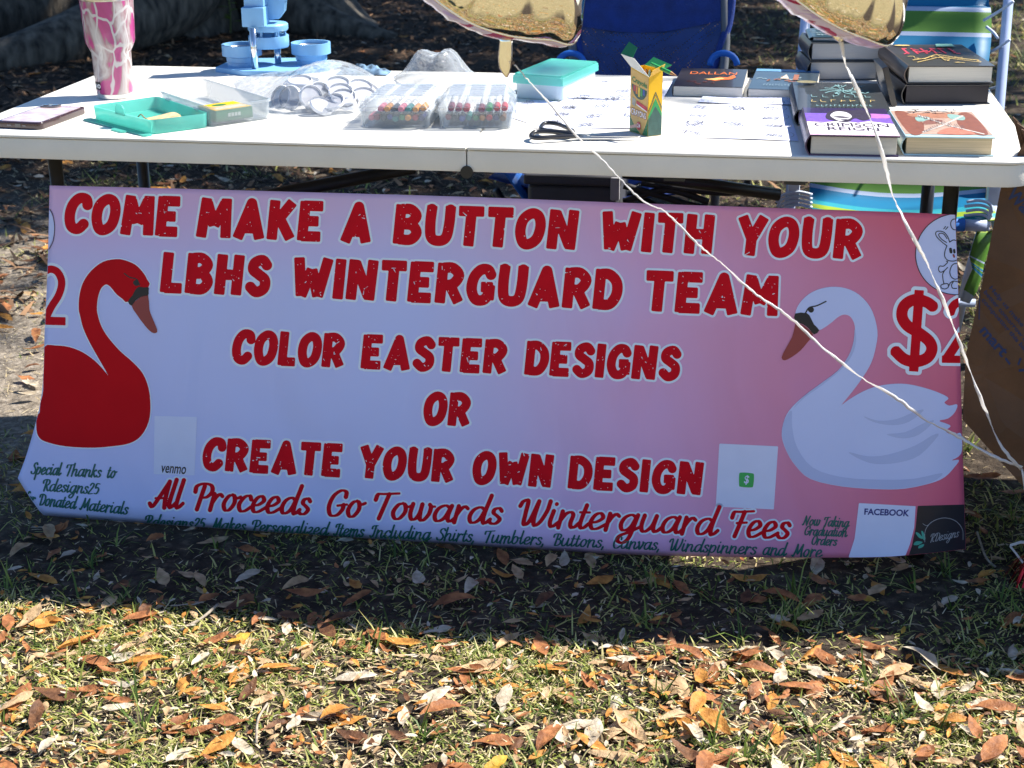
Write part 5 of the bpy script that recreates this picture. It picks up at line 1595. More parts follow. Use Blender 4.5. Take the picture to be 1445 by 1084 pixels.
# ------------------------------------------------------------------ books
pages = mat("book_pages", (.62, .58, .50), .8, var=.10, scale=60, stretch=(.2, .2, 30), bump=.25, bscale=240)
pages_grey = mat("book_pages_grey", (.40, .39, .38), .8, var=.08, scale=60, stretch=(.2, .2, 30))
pages_tan = mat("book_pages_tan", (.56, .44, .27), .8, var=.18, scale=50, stretch=(.2, .2, 26))
pages_black = mat("book_pages_black", (.012, .008, .014), .5, var=.2)
def book(label, fl, fr, top_fl_y, back_l, cov, pg, z=0.0, hard=True, cname=None, spine=None, skew=0.0):
    """fl, fr: the near bottom corners in the picture; top_fl_y: picture height of the near top edge; back_l: far left corner of the cover"""
    A = tpt(*fl, z); B = tpt(*fr, z)
    ex = (B-A); ex.z = 0; w = ex.length; ex = ex.normalized(); ey = Vector((-ex.y, ex.x, 0))
    v = ray(fl[0], top_fl_y); t = (A.y-CAM[1])/v[1]; h = float(CAM[2]+v[2]*t)-A.z
    D = tpt(*back_l, z+h)
    d = (D-A).dot(ey)
    sk = (D-A).dot(ex)-0.0
    M = frame((A.x, A.y, A.z), ex)
    bk = thing("book", label, "book", tuple(M @ Vector((w/2, d/2, 0))))
    th = .0022 if hard else .0007
    ov = .003 if hard else .0
    cm_ = mat(cname, cov, .35, var=.10, scale=18, coat=.25)
    MB().box((w, d, th), M @ Matrix.Translation((w/2, d/2, h-th/2)), th*.3).build("front_cover", cm_, bk)
    MB().box((w, d, th), M @ Matrix.Translation((w/2, d/2, th/2+.0003)), th*.3).build("back_cover", cm_, bk)
    n = 7; prof = [(-.0002-.007*math.sin(math.pi*k/n)*(1 if hard else .25), .0003+h*k/n) for k in range(n+1)]
    pr = [(x, z_) for x, z_ in prof]+[(x+th, z_) for x, z_ in reversed(prof)]
    Ms = M @ Matrix(((1, 0, 0, 0), (0, 0, -1, 0), (0, 1, 0, 0), (0, 0, 0, 1)))
    MB().prism([(x, z_) for x, z_ in pr], -d, 0, Ms).build("spine", mat(spine[0], spine[1], .4, var=.1, coat=.2) if spine else cm_, bk, auto=50)
    MB().box((w-ov*1.3-th, d-2*ov, h-2*th-.0004), M @ Matrix.Translation((w/2+th*.5-ov*.6, d/2, h/2)), .0012).build("pages", pg, bk)
    q = [tuple(M @ Vector(x)) for x in ((0, 0, h), (w, 0, h), (w, d, h), (0, d, h))]
    return bk, Decal(q, n=(0, 0, 1), off=.0004), M, (w, d, h)
def scribble(dc, key, box, n, seed, wd=.012, asp=1.0):
    rg = random.Random(seed); x0, y0, x1, y1 = box
    for k in range(n):
        x = rg.uniform(x0, x1); y = rg.uniform(y0, y1)
        dc.line(key, [(x, y), (x+rg.uniform(-.06, .06), y+rg.uniform(-.05, .05)), (x+rg.uniform(-.1, .1), y+rg.uniform(-.06, .06))], wd, asp)
def ticks(dc, key, box, n, seed, wd=.009):
    """worn letters too small to read"""
    rg = random.Random(seed); x0, y0, x1, y1 = box; w = (x1-x0)/n; h = y1-y0
    for k in range(n):
        x = x0+w*(k+.2)
        dc.line(key, [(x, y0), (x+w*rg.uniform(-.1, .2), y1)], wd, 1.3, False)
        y = y0+h*rg.choice((.05, .5, .95))
        dc.line(key, [(x, y), (x+w*.5, y+h*rg.uniform(-.2, .2))], wd, 1.3, False)
ink_orange = ink("ember", (.62, .14, .03)); ink_gold = ink("gold", (.60, .42, .14)); ink_teal = ink("ice", (.20, .36, .37)); ink_rose = ink("rose", (.65, .06, .10))
# paperbacks at the back
bk, dc, M, S = book("black paperback with orange lettering lying by the blue chair", (949.5, 136), (1047.5, 138.5), 121, (963, 96), (.030, .027, .028), pages, hard=False, cname="cover_black")
dc.text("o", "DALLAN", (.16, .66, .86, .80), 0).poly("e", [(.45, .36), (.62, .52), (.74, .50), (.82, .66), (.86, .52), (.80, .40), (.66, .36), (.58, .30)]).poly("g", [(.40, .38), (.66, .48), (.70, .42), (.58, .35)])
scribble(dc, "d", (.2, .1, .6, .3), 6, 3, .03)
dc.build({"o": ("title", ink_orange), "e": ("flame_picture", ink_orange), "g": ("flame_picture", ink_gold), "d": ("cover_art", ink("dusk", (.09, .03, .03)))}, bk)
bk, dc, M, S = book("dark blue paperback with a night scene lying behind the teal lettered book", (1055, 138), (1150, 141), 125, (1059, 97), (.035, .055, .075), pages, hard=False, cname="cover_night")
dc.poly("b", [(.0, .88), (1, .88), (1, 1), (0, 1)])
scribble(dc, "t", (.1, .45, .9, .6), 9, 7, .025); scribble(dc, "o", (.2, .35, .7, .6), 5, 9, .03); dc.poly("o", [(.62, .45), (.7, .45), (.7, .72), (.62, .72)]).poly("c", [(.42, .5), (.5, .72), (.56, .5)]); ticks(dc, "t", (.2, .14, .75, .22), 12, 5)
dc.build({"b": ("top_band", ink("sky", (.12, .28, .50))), "t": ("cover_art", ink("mist", (.22, .30, .33))), "o": ("cover_art", ink("clay", (.30, .11, .06))), "c": ("cover_art", ink("cream", (.6, .5, .38)))}, bk)
# the grey stack
bk, dc, M, S = book("lower grey paged book of the stack under the right balloon", (1142, 114), (1244.5, 113.5), 87, (1151, 72), (.05, .055, .06), pages_grey, z=0.0, cname="cover_slate")
zz = S[2]
bk, dc, M, S = book("grey paged book lying second from the top under the right balloon", (1144, 86), (1246.5, 86), 60, (1154, 46), (.06, .065, .07), pages_grey, z=zz+.0005, cname="cover_slate_pale")
zz2 = zz+S[2]+.001
bk, dc, M, S = book("thin dark teal book on top of the stack under the right balloon", (1146, 59), (1240, 60), 52, (1157, 40), (.02, .05, .065), pages_grey, z=zz2, cname="cover_deep_teal")
scribble(dc, "t", (.02, .1, .35, .9), 10, 5, .03); dc.build({"t": ("cover_art", ink("mist", (.22, .30, .33)))}, bk)
# red and white paperback standing behind, its spine towards us
a_ = tpt(1244, 112); b_ = tpt(1256, 112)
sp_b = thing("book", "white and red paperback standing on edge beside the grey stack", "book", tuple(a_))
exs = (b_-a_).normalized(); Mx = frame(tuple(a_), exs)
wS = (b_-a_).length
MB().box((wS, .11, .072), Mx @ Matrix.Translation((wS/2, .056, .0365)), .0008).build("cover", mat("cover_white", (.75, .72, .68), .5, var=.03), sp_b)
Decal([tuple(Mx @ Vector(x)) for x in ((.001, 0, .006), (wS-.001, 0, .006), (wS-.001, 0, .034), (.001, 0, .034))], n=-Vector((-exs.y, exs.x, 0))).poly("r", [(0, 0), (1, 0), (1, 1), (0, 1)]).build({"r": ("spine_label", mat("label_red", (.55, .06, .05), .5))}, sp_b)
# black book with pale teal ornament
bk, dc, M, S = book("black hardcover with pale teal ornament under the purple book's corner", (1125, 177.5), (1256, 180), 155, (1126, 116), (.035, .038, .040), pages, cname="cover_charcoal")
rg = random.Random(21)
for k in range(9):
    a = k*.7; dc.line("t", [(.55, .68), (.55+.14*math.cos(a), .68+.08*math.sin(a)), (.55+.26*math.cos(a+.3), .68+.15*math.sin(a+.3))], .016, 1.3)
scribble(dc, "t", (.3, .5, .8, .88), 14, 2, .012)
ticks(dc, "t", (.16, .42, .88, .50), 6, 4); ticks(dc, "g", (.14, .24, .90, .31), 7, 6); ticks(dc, "t", (.2, .07, .82, .12), 13, 8)
dc.disc("o", (.16, .92), .12, .05)
dc.build({"t": ("ornament", ink_teal), "g": ("title", ink_gold), "o": ("seal", ink("olive", (.22, .19, .10)))}, bk)
# black edged pair
bk, dc, M, S = book("black edged hardcover under the book with red lettering", (1276, 148), (1397, 147.5), 120, (1268, 92), (.018, .016, .018), pages_black, cname="cover_jet")
zz = S[2]
bk, dc, M, S = book("dark hardcover with red lettering on top of the black edged book", (1280, 118.5), (1402, 118.5), 93, (1268, 63), (.050, .046, .045), pages, z=zz+.0006, cname="cover_smoke", spine=("spine_worn", (.10, .07, .055)))
ticks(dc, "r", (.16, .54, .84, .80), 6, 12, .035); scribble(dc, "r", (.18, .52, .82, .8), 8, 31, .016)
dc.line("g", [(.12, .22), (.3, .30), (.5, .46), (.7, .30), (.9, .22)], .02, 1.2).line("g", [(.14, .12), (.32, .24), (.5, .34), (.68, .24), (.88, .12)], .014, 1.2).line("g", [(.5, .2), (.5, .5)], .012, 1.2)
scribble(dc, "g", (.12, .1, .9, .35), 10, 17, .012); dc.poly("t", [(.62, .84), (.86, .84), (.86, .97), (.66, .97)]).disc("g", (.22, .9), .1, .03)
dc.build({"r": ("title", ink_rose), "g": ("ornament", ink_gold), "t": ("corner_print", ink("jade", (.16, .36, .30)))}, bk)
# a dark book leaning on that pair
a_ = tpt(1255, 133); b_ = tpt(1270, 150)
ln_ = thing("book", "slim dark book leaning against the black edged pair", "book", tuple(a_))
ey_ = Vector((-.10, 1, 0)).normalized(); Ml = frame(tuple(tpt(1266, 151)), ey_, (1, .10, .32))
MB().box((.105, .075, .011), Ml @ Matrix.Translation((.053, .040, -.004)), .001).build("cover", mat("cover_jet", (.018, .016, .018), .35), ln_)
# purple book
bk, dc, M, S = book("thick purple hardcover with a shadowed face and white title at the table's front edge", (1141.5, 219.5), (1268, 222), 190.5, (1150, 152), (.035, .014, .075), pages, cname="cover_purple")
dc.poly("v", [(.0, .42), (1, .42), (1, .78), (0, .78)]).blob("m", [(.55, .66), (.95, .62), (.98, .76), (.70, .78)]).poly("w", [(.0, .14), (1, .14), (1, .42), (.72, .50), (.60, .44), (.40, .50), (.2, .44), (0, .46)])
dc.poly("p", [(.0, .0), (1, .0), (1, .14), (0, .14)]).line("w", [(0, .08), (.3, .11), (.6, .05), (1, .09)], .03, 1.3)
dc.blob("k", [(.24, .58), (.28, .80), (.40, .92), (.56, .90), (.70, .94), (.78, .80), (.76, .60), (.66, .52), (.58, .60), (.48, .46), (.36, .48)]).blob("f", [(.30, .70), (.38, .84), (.50, .82), (.55, .66), (.46, .52), (.38, .50), (.33, .58)])
dc.blob("k", [(.32, .64), (.42, .67), (.52, .62), (.42, .60)]).blob("k", [(.40, .54), (.47, .56), (.50, .53), (.44, .51)])
dc.text("k", "CRIMSON", (.08, .29, .93, .42), .0).text("k", "REIGN", (.22, .16, .80, .27), .0)
dc.build({"v": ("cover_art", ink("violet_sky", (.16, .08, .42))), "m": ("cover_art", ink("magenta", (.42, .14, .5))), "w": ("cover_art", ink("cover_pale", (.72, .66, .72))), "p": ("cover_art", ink("blush", (.62, .42, .55))),
          "k": ("title", ink("blackish", (.03, .02, .04))), "f": ("face_picture", ink("ashen", (.62, .60, .62)))}, bk)
# art cover book
bk, dc, M, S = book("thick hardcover with a pale blue edge and warm painted cover on the right", (1276, 219.5), (1402.5, 221.5), 192.5, (1273, 156), (.42, .58, .60), pages_tan, cname="cover_ice", spine=("spine_ice", (.34, .48, .50)))
dc.poly("b", [(.01, .08), (.99, .08), (.99, .98), (.01, .98)]).blob("r", [(.06, .12), (.2, .1), (.30, .5), (.2, .9), (.05, .92)]).blob("r", [(.75, .15), (.95, .12), (.96, .85), (.82, .9), (.7, .5)]).blob("s", [(.2, .85), (.72, .90), (.68, .72), (.3, .70)])
dc.blob("t", [(.26, .55), (.42, .62), (.40, .74), (.26, .72)]).blob("u", [(.66, .68), (.80, .62), (.84, .78), (.68, .86)]).blob("d", [(.3, .44), (.5, .5), (.54, .62), (.36, .60)]).blob("o", [(.38, .10), (.60, .34), (.80, .10)])
dc.line("w", [(.22, .14), (.5, .4), (.84, .80)], .035, 1.2, False).line("w", [(.90, .10), (.58, .40), (.30, .80)], .035, 1.2, False)
for k in range(8):
    ticks(dc, "k", (.30+.055*k, .70-.065*k, .345+.055*k, .80-.065*k), 2, k)
    ticks(dc, "k", (.24+.03*k, .14+.03*k, .265+.03*k, .20+.03*k), 1, k+40)
scribble(dc, "k", (.2, .92, .8, .97), 12, 44, .015)
dc.build({"b": ("cover_art", ink("peach", (.40, .27, .21))), "r": ("cover_art", ink("rust", (.20, .065, .04))), "s": ("cover_art", ink("sand", (.34, .15, .09))), "t": ("cover_art", ink("seafoam", (.20, .34, .31))), "u": ("cover_art", ink("seafoam", (.20, .34, .31))), "d": ("cover_art", ink("umber", (.20, .08, .06))),
          "o": ("cover_art", ink("coral", (.46, .15, .10))), "w": ("crossed_bands", ink("bone", (.50, .44, .40))), "k": ("title", ink("inkgrey", (.10, .08, .09)))}, bk)

# ------------------------------------------------------------------ foil balloons, ribbons, weight
foil = mat("mirror_foil", (.88, .85, .79), .025, metal=1.0, var=.02, scale=12, bump=.14, bscale=9)
def foil_print():
    m = bpy.data.materials.new("printed_foil"); m.use_nodes = True
    nt = m.node_tree; b = nt.nodes["Principled BSDF"]; L = nt.links
    _set(b, "Roughness", .22); _set(b, "Metallic", .25)
    tc = nt.nodes.new("ShaderNodeTexCoord"); mp = nt.nodes.new("ShaderNodeMapping")
    mp.inputs["Scale"].default_value = (9, 9, 26); mp.inputs["Rotation"].default_value = (0, .5, 0)
    L.new(tc.outputs["Object"], mp.inputs[0])
    n = nt.nodes.new("ShaderNodeTexNoise"); n.inputs["Scale"].default_value = 1.0; n.inputs["Detail"].default_value = 2.5; n.inputs["Distortion"].default_value = .6
    L.new(mp.outputs[0], n.inputs["Vector"])
    r = nt.nodes.new("ShaderNodeValToRGB"); e = r.color_ramp.elements; r.color_ramp.interpolation = 'CONSTANT'
    for k in range(2): e.new(.5)
    for k, (q, c) in enumerate(((0, (.62, .50, .80)), (.47, (.80, .76, .90)), (.56, (.45, .04, .10)), (.64, (.30, .16, .38)))): e[k].position = q; e[k].color = col4(c)
    L.new(n.outputs["Fac"], r.inputs[0]); L.new(r.outputs[0], b.inputs["Base Color"])
    return m
FP = foil_print()
fw = Vector(_d); rt = Vector(_r); upv = Vector(_u)
def balloon(label, seam, depth_y, tilt, hf, hb, tail, seed):
    c0 = np.mean(np.array(seam), axis=0)
    O = ony(c0[0], c0[1], depth_y)
    n = (-fw+rt*tilt[0]+upv*tilt[1]).normalized()
    S = catmull(seam, 7, True)
    P = []
    for (px, py) in S:
        v = Vector(ray(px, py)); t = (O-Vector(CAM)).dot(n)/v.dot(n); P.append(np.array(Vector(CAM)+v*t))
    P = np.array(P); C = P.mean(0)
    t = thing("foil_balloon", label, "balloon", tuple(C))
    N = np.array(n); K = len(P); th = np.linspace(0, 2*math.pi, K, endpoint=False)
    def skin(h, sgn, name, m):
        rows = []
        for s in np.sin(np.linspace(0, math.pi/2, 20)):
            wr = (.0035*np.sin(th*13+seed+1.5*np.sin(th*3))*s**4+.0028*np.sin(th*31+seed*2+2*np.sin(th*5))*s**10)*(1-s)**.35*2-.0045*np.abs(np.sin(th*9.5+seed+.8*np.sin(th*4)))*s**6*(1-s)**.3*2
            hh = h*np.sqrt(max(0, 1-s**2.3))+wr*(1 if s < .999 else 0)
            Q = C+(P-C)*s+sgn*N*(hh[:, None] if np.ndim(hh) else hh)
            rows.append(np.vstack([Q, Q[:1]]))
        return MB().grid(rows).build(name, m, t, smooth=True)
    skin(hf, 1, "mirror_side", foil); skin(hb, -1, "printed_side", FP)
    # pressed seam round the edge
    rows = [np.vstack([C+(P-C)*s+N*dz, (C+(P-C)*s+N*dz)[:1]]) for s, dz in ((.994, .0006), (1.012, .0005), (1.012, -.0005), (.994, -.0006))]
    MB().grid(rows).build("seam", foil, t, smooth=True)
    # flat filling neck
    rows = []
    for (px, py, w) in tail:
        a = ony(px, py, depth_y+.012); rows.append([np.array(a)+np.array(rt)*w*s*.5+np.array([0, -.0022*(1-s*s), 0]) for s in np.linspace(-1, 1, 7)])
    MB().grid(rows).build("neck", foil, t, smooth=True, solid=.0006)
    return t
BY = -.47
balloon("square mirror foil balloon with a long flat neck hanging over the middle of the table",
        [(813, 57), (775, 56), (722, 51), (672, 36), (634, 14), (603, -12), (580, -50), (570, -110), (582, -180), (630, -232), (700, -250), (768, -238), (808, -190), (822, -110), (822, -25)],
        BY, (.50, .20), .075, .085, [(714, 44, .018), (714, 60, .0165), (713, 80, .0185), (713, 95, .0165), (714, 103, .010), (715, 109, .002)], 1.0)
balloon("mirror foil balloon floating above the grey book stack on the right",
        [(1256, 63), (1218, 53), (1178, 36), (1140, 12), (1108, -16), (1088, -60), (1086, -130), (1120, -200), (1185, -232), (1240, -212), (1266, -150), (1268, -60), (1264, 25)],
        BY, (.46, .18), .070, .080, [(1180, 36, .022), (1180, 45, .020), (1184, 54, .014), (1187, 60, .004)], 2.4)
wt = onz(1462, 816, .0)
WY = wt.y
ribm = mat("ribbon_white", (.90, .89, .88), .28, var=.03, scale=30, spec=.7, trans=.5)
def ribbon(label, pts, y0, y1, wid, turns, seed):
    Q = catmull(pts, 9); n = len(Q)
    d = np.r_[0, np.cumsum(np.linalg.norm(np.diff(Q, axis=0), axis=1))]; d /= d[-1]
    rg = random.Random(seed)
    P = [ony(x+rg.uniform(-.5, .5), y+rg.uniform(-.9, .9), y0+(y1-y0)*s) for (x, y), s in zip(Q, d)]
    rows = []
    for k, p in enumerate(P):
        tg = (P[min(k+1, n-1)]-P[max(k-1, 0)]).normalized()
        a = tg.cross(Vector((0, 1, 0))).normalized(); b = tg.cross(a)
        ph = turns(d[k])
        w = wid(d[k])
        e = a*math.cos(ph)+b*math.sin(ph)
        rows.append([p+e*w*s*.5+tg.cross(e)*(.0009*(1-s*s)) for s in (-1, 0, 1)])
    o = MB().grid(rows).build("ribbon", ribm, smooth=True)
    md_ = o.modifiers.new("thickness", 'SOLIDIFY'); md_.thickness = .0003
    return tag(o, label, "ribbon", "balloon ribbons")
ribbon("white curling ribbon slanting from the middle balloon across the banner to the lower right",
       [(726, 91), (745, 112), (775, 146), (812, 190), (848, 224), (878, 256), (908, 284), (940, 300), (985, 345), (1020, 372), (1062, 412), (1112, 446), (1160, 490), (1212, 530), (1262, 560), (1306, 592), (1352, 616), (1398, 642), (1442, 660)],
       BY, WY-.06, lambda s: .0024+.0030*min(1, max(0, s-.30)*2.0), lambda s: .8*math.sin(s*46)+.5*math.sin(s*17+1), 1)
ribbon("white twisted ribbon dropping from the right balloon past the books to the lower right",
       [(1187, 58), (1192, 86), (1203, 112), (1220, 150), (1238, 196), (1250, 236), (1262, 280), (1286, 330), (1308, 372), (1320, 400), (1336, 436), (1352, 478), (1372, 532), (1392, 582), (1412, 628), (1442, 664)],
       BY, WY-.06, lambda s: .0054, lambda s: s*22+.8*math.sin(s*9), 2)
knot = ony(1442, 662, WY-.06)
rb_ = MB()
for k in range(2):
    rb_.tube(catmull([knot+Vector((0, 0, 0)), knot.lerp(Vector((wt.x, wt.y, .04)), .5)+Vector((.006*(k-.5), -.004, 0)), Vector((wt.x+.004*k, wt.y, .045))], 6), .0014, 6)
tag(rb_.build("ribbon", ribm, smooth=True), "knotted ribbon tails joining both balloons to the red foil weight", "ribbon", "balloon ribbons")
wgt = thing("balloon_weight", "red foil tinsel balloon weight on the grass at the right edge", "balloon weight", (wt.x, wt.y, 0))
redfoil = mat("red_foil", (.55, .02, .03), .22, metal=.85, var=.2, scale=60)
MB().lathe([(.0001, .002), (.026, .004), (.030, .018), (.022, .034), (.008, .046), (.012, .054), (.0001, .05)], 20, Matrix.Translation((wt.x, wt.y, 0))).build("pouch", redfoil, wgt, smooth=True)
tb2 = MB(); rg = random.Random(9)
for k in range(70):
    a = rg.uniform(0, 6.28); L = rg.uniform(.025, .060); e = Vector((math.cos(a), math.sin(a), 0)); s_ = Vector((-math.sin(a), math.cos(a), .3))*.0018
    o = Vector((wt.x, wt.y, .046)); h = rg.uniform(.3, 1.1)
    tb2.grid([[o+e*L*t+Vector((0, 0, h*L*t-1.5*L*t*t-.01*t))+s_*q for q in (-1, 1)] for t in (0, .35, .7, 1)])
tb2.build("tinsel", redfoil, wgt)
fl_ = [onz(1424, 771, .045), onz(1452, 768, .05), onz(1452, 800, .03)]
MB().grid([[p_+Vector((0, 0, q)) for q in (0, .0042)] for p_ in catmull([tuple(x) for x in (onz(1448, 800, .02), onz(1424, 771, .045), onz(1456, 768, .05))], 1)] if False else
          [[Vector(p_)+Vector((0, 0, q)) for q in (0, .0055)] for p_ in (onz(1450, 805, .018), onz(1437, 788, .034), onz(1424.5, 772, .046), onz(1440, 767, .050), onz(1458, 768, .05))]).build("ribbon_loop", ribm, wgt, solid=.0004)

# ------------------------------------------------------------------ brown paper bag leaning at the table's right end
kraft = mat("kraft_paper", (.115, .056, .026), .85, var=.25, scale=9, bump=.5, bscale=26)
_nt2 = kraft.node_tree                                   # long soft creases over the fine crumple
_tc = _nt2.nodes.new("ShaderNodeTexCoord"); _vo = _nt2.nodes.new("ShaderNodeTexVoronoi"); _vo.inputs["Scale"].default_value = 7
_vo.feature = 'DISTANCE_TO_EDGE'
_b1 = next(n for n in _nt2.nodes if n.type == 'BUMP'); _b2 = _nt2.nodes.new("ShaderNodeBump"); _b2.inputs["Strength"].default_value = .8; _b2.inputs["Distance"].default_value = .05
_nt2.links.new(_tc.outputs["Object"], _vo.inputs["Vector"]); _nt2.links.new(_vo.outputs["Distance"], _b2.inputs["Height"]); _nt2.links.new(_b2.outputs[0], _b1.inputs["Normal"])
BGY = .045
bgp = [(1448, 196), (1414, 256), (1386, 400), (1363, 500), (1358, 592), (1445, 688), (1520, 770), (1572, 822), (1660, 640), (1690, 420), (1640, 300), (1540, 235)]
F3 = [ony(a, b, BGY) for a, b in bgp]
bgp0 = min(F3, key=lambda q: q.z)
bag = thing("paper_bag", "tilted brown paper shopping bag with blue printing leaning at the table's right end", "bag", (bgp0.x, BGY+.1, max(0, bgp0.z)))
MF = Matrix(((1, 0, 0, 0), (0, 0, 1, BGY), (0, 1, 0, 0), (0, 0, 0, 1)))     # (x, z, depth) -> world
bb_ = MB().bm
fv = [bb_.verts.new((q.x, q.y, max(q.z, .004))) for q in F3]
B3 = [ony(a*.95+1540*.05, b*.95+470*.05, BGY+.17) for a, b in bgp]
bv = [bb_.verts.new((q.x, q.y, max(q.z, .004))) for q in B3]
bb_.faces.new(fv); bb_.faces.new(list(reversed(bv)))
for k in range(len(fv)):
    bb_.faces.new((fv[k-1], bv[k-1], bv[k], fv[k]))
bmesh.ops.recalc_face_normals(bb_, faces=bb_.faces)
_m = MB(); _m.bm = bb_
_m.build("body", kraft, bag)
def on_bag(px, py): 
    return tuple(ony(px, py, BGY))
bag_ink = mat("bag_ink", (.012, .028, .10), .7, var=.1)
def bag_text(s, a, b, h, m=bag_ink, bold=.02, parent=bag):
    """lettering along the line a -> b, h tall"""
    ax = np.array(a, float); bx_ = np.array(b, float); dr = (bx_-ax)/np.linalg.norm(bx_-ax); up_ = np.array([dr[1], -dr[0]])
    q = [on_bag(*ax), on_bag(*bx_), on_bag(*(bx_+up_*h)), on_bag(*(ax+up_*h))]
    Decal(q, off=.0005, n=(0, -1, 0)).text("t", s, (0, 0, 1, 1), bold).build({"t": ("lettering", m)}, parent)
bag_text("Walmart", (1418, 276), (1478, 338), 20, bold=.03)
bag_text("Help us make a", (1394, 408), (1446, 470), 8)
bag_text("better tomorrow by", (1386, 414), (1448, 488), 8)
bag_text("composting this bag", (1383, 425), (1446, 500), 8)
bag_text("mart", (1381, 468), (1413, 505), 14, bold=.03)
dk = Decal([on_bag(1415, 530), on_bag(1445, 530), on_bag(1445, 490), on_bag(1415, 490)], off=.0005, n=(0, -1, 0))
for a0, b0 in (((.12, .62), (.34, .40)), ((.85, .62), (.72, .38)), ((.75, .18), (1.05, .20))):
    dk.line("s", [a0, b0], .09, 1, False)
dk.build({"s": ("spark", bag_ink)}, bag)
dk = Decal([on_bag(1380, 470), on_bag(1384, 470), on_bag(1384, 415), on_bag(1380, 415)], off=.0005, n=(0, -1, 0)).poly("s", [(0.2, .35), (.55, .35), (.75, 1), (.4, 1)])
dk.build({"s": ("rule", bag_ink)}, bag)
# torn mouth folds at the top
fl = MB()
for k in range(3):
    p0 = ony(1429+k*6, 164+k*9, BGY+.03-.006*k); p1 = ony(1441+k*8, 214+k*6, BGY+.03-.004*k); p2 = ony(1470+k*10, 206, BGY+.03)
    fl.grid([[p0.lerp(p1, t), p0.lerp(p2, t)+Vector((0, .004, 0))] for t in (0.02, .5, 1)])
fl.build("mouth_fold", kraft, bag, solid=.0006)

# ------------------------------------------------------------------ blue camp chair behind the table
royal = mat("royal_cloth", (.003, .028, .18), .75, var=.2, scale=30, bump=.25, bscale=300)
royal_bright = mat("royal_webbing", (.01, .13, .50), .6, var=.15, scale=40)
def mesh_mat():
    m = mat("royal_mesh", (.006, .034, .16), .55, var=.25, scale=14)
    nt = m.node_tree; b = nt.nodes["Principled BSDF"]; L = nt.links
    tc = nt.nodes.new("ShaderNodeTexCoord"); mp = nt.nodes.new("ShaderNodeMapping"); mp.inputs["Rotation"].default_value = (0, R(40), 0)
    mp.inputs["Scale"].default_value = (150, 150, 150)
    vo = nt.nodes.new("ShaderNodeTexVoronoi"); vo.inputs["Scale"].default_value = 1.0; vo.inputs["Randomness"].default_value = .15
    L.new(tc.outputs["Object"], mp.inputs[0]); L.new(mp.outputs[0], vo.inputs["Vector"])
    r = nt.nodes.new("ShaderNodeValToRGB"); r.color_ramp.elements[0].position = .22; r.color_ramp.elements[1].position = .30
    r.color_ramp.elements[0].color = (0.35, .35, .35, 1); r.color_ramp.elements[1].color = (1, 1, 1, 1)
    L.new(vo.outputs["Distance"], r.inputs[0]); L.new(r.outputs[0], b.inputs["Alpha"])
    return m
CY = 1.16
cc_ = ony(918, 60, CY)
ch = thing("camp_chair", "royal blue folding camp chair with a mesh back behind the table", "chair", (cc_.x, CY, 0))
def chx(px, py, y=CY): return ony(px, py, y)
rows_t, rows_m, = [], []
prof_l = catmull([(800, -150), (806, -60), (812, 30), (818, 75), (830, 120), (846, 170), (858, 220)], 4)
prof_r = catmull([(1038, -150), (1036, -60), (1030, 22), (1019, 60), (1004, 108), (990, 160), (982, 220)], 4)
for k, (l, r_) in enumerate(zip(prof_l, prof_r)):
    row = []
    yy = CY+.10*(1-k/len(prof_l))
    for t in np.linspace(0, 1, 15):
        p_ = ony(l[0]+(r_[0]-l[0])*t, l[1]+(r_[1]-l[1])*t, yy)
        p_.y += .035*math.sin(math.pi*t)+.004*math.sin(t*20+k)
        row.append(p_)
    (rows_t if l[1] < 24 else rows_m).append(row)
rows_t.append(rows_m[0])
MB().grid(rows_m).build("mesh_back", mesh_mat(), ch, smooth=True)
# solid upper panel, its hem sagging in a curve over the mesh
low = []
for i, t in enumerate(np.linspace(0, 1, 15)):
    p_ = rows_m[0][i]; q_ = rows_m[3][i]
    low.append(p_.lerp(q_, .15+.55*math.sin(math.pi*t))+Vector((0, -.004, 0)))
MB().grid([[q+Vector((0, -.004, 0)) for q in r_] for r_ in rows_t]+[low]).build("top_panel", royal, ch, smooth=True)
for P in (prof_l, prof_r):
    MB().tube([ony(a, b, CY+.10*(1-k/len(P))-.005) for k, (a, b) in enumerate(P)], .010, 8).build("piping", royal, ch, smooth=True)
greytube = mat("grey_steel", (.10, .105, .115), .4, var=.15)
for xs in ((1023, -60, 1024, 60, 1021, 104), (806, -60, 808, 60, 810, 104)):
    a, b, c_ = ony(xs[0], xs[1], CY+.09), ony(xs[2], xs[3], CY+.05), ony(xs[4], xs[5], CY+.02)
    e = c_+(c_-b)*((c_.z-.0)/(b.z-c_.z))
    MB().tube([a, b, c_, e], .0105, 10).build("post", greytube, ch, smooth=True)
for cx_ in (1021, 806):
    pts = [ony(cx_+19*math.cos(t), 92+17*math.sin(t), CY-.02) for t in np.linspace(math.pi, 2*math.pi, 12)]
    MB().tube(pts, .0075, 8).build("arm_loop", royal_bright, ch, smooth=True)
    e = ony(cx_, 96, CY-.02)
    MB().tube([e+Vector((0, .05, -.03)), e+Vector((0, -.12, -.05)), e+Vector((0, -.30, -.06))], .017, 10).build("armrest", royal_bright, ch, smooth=True)
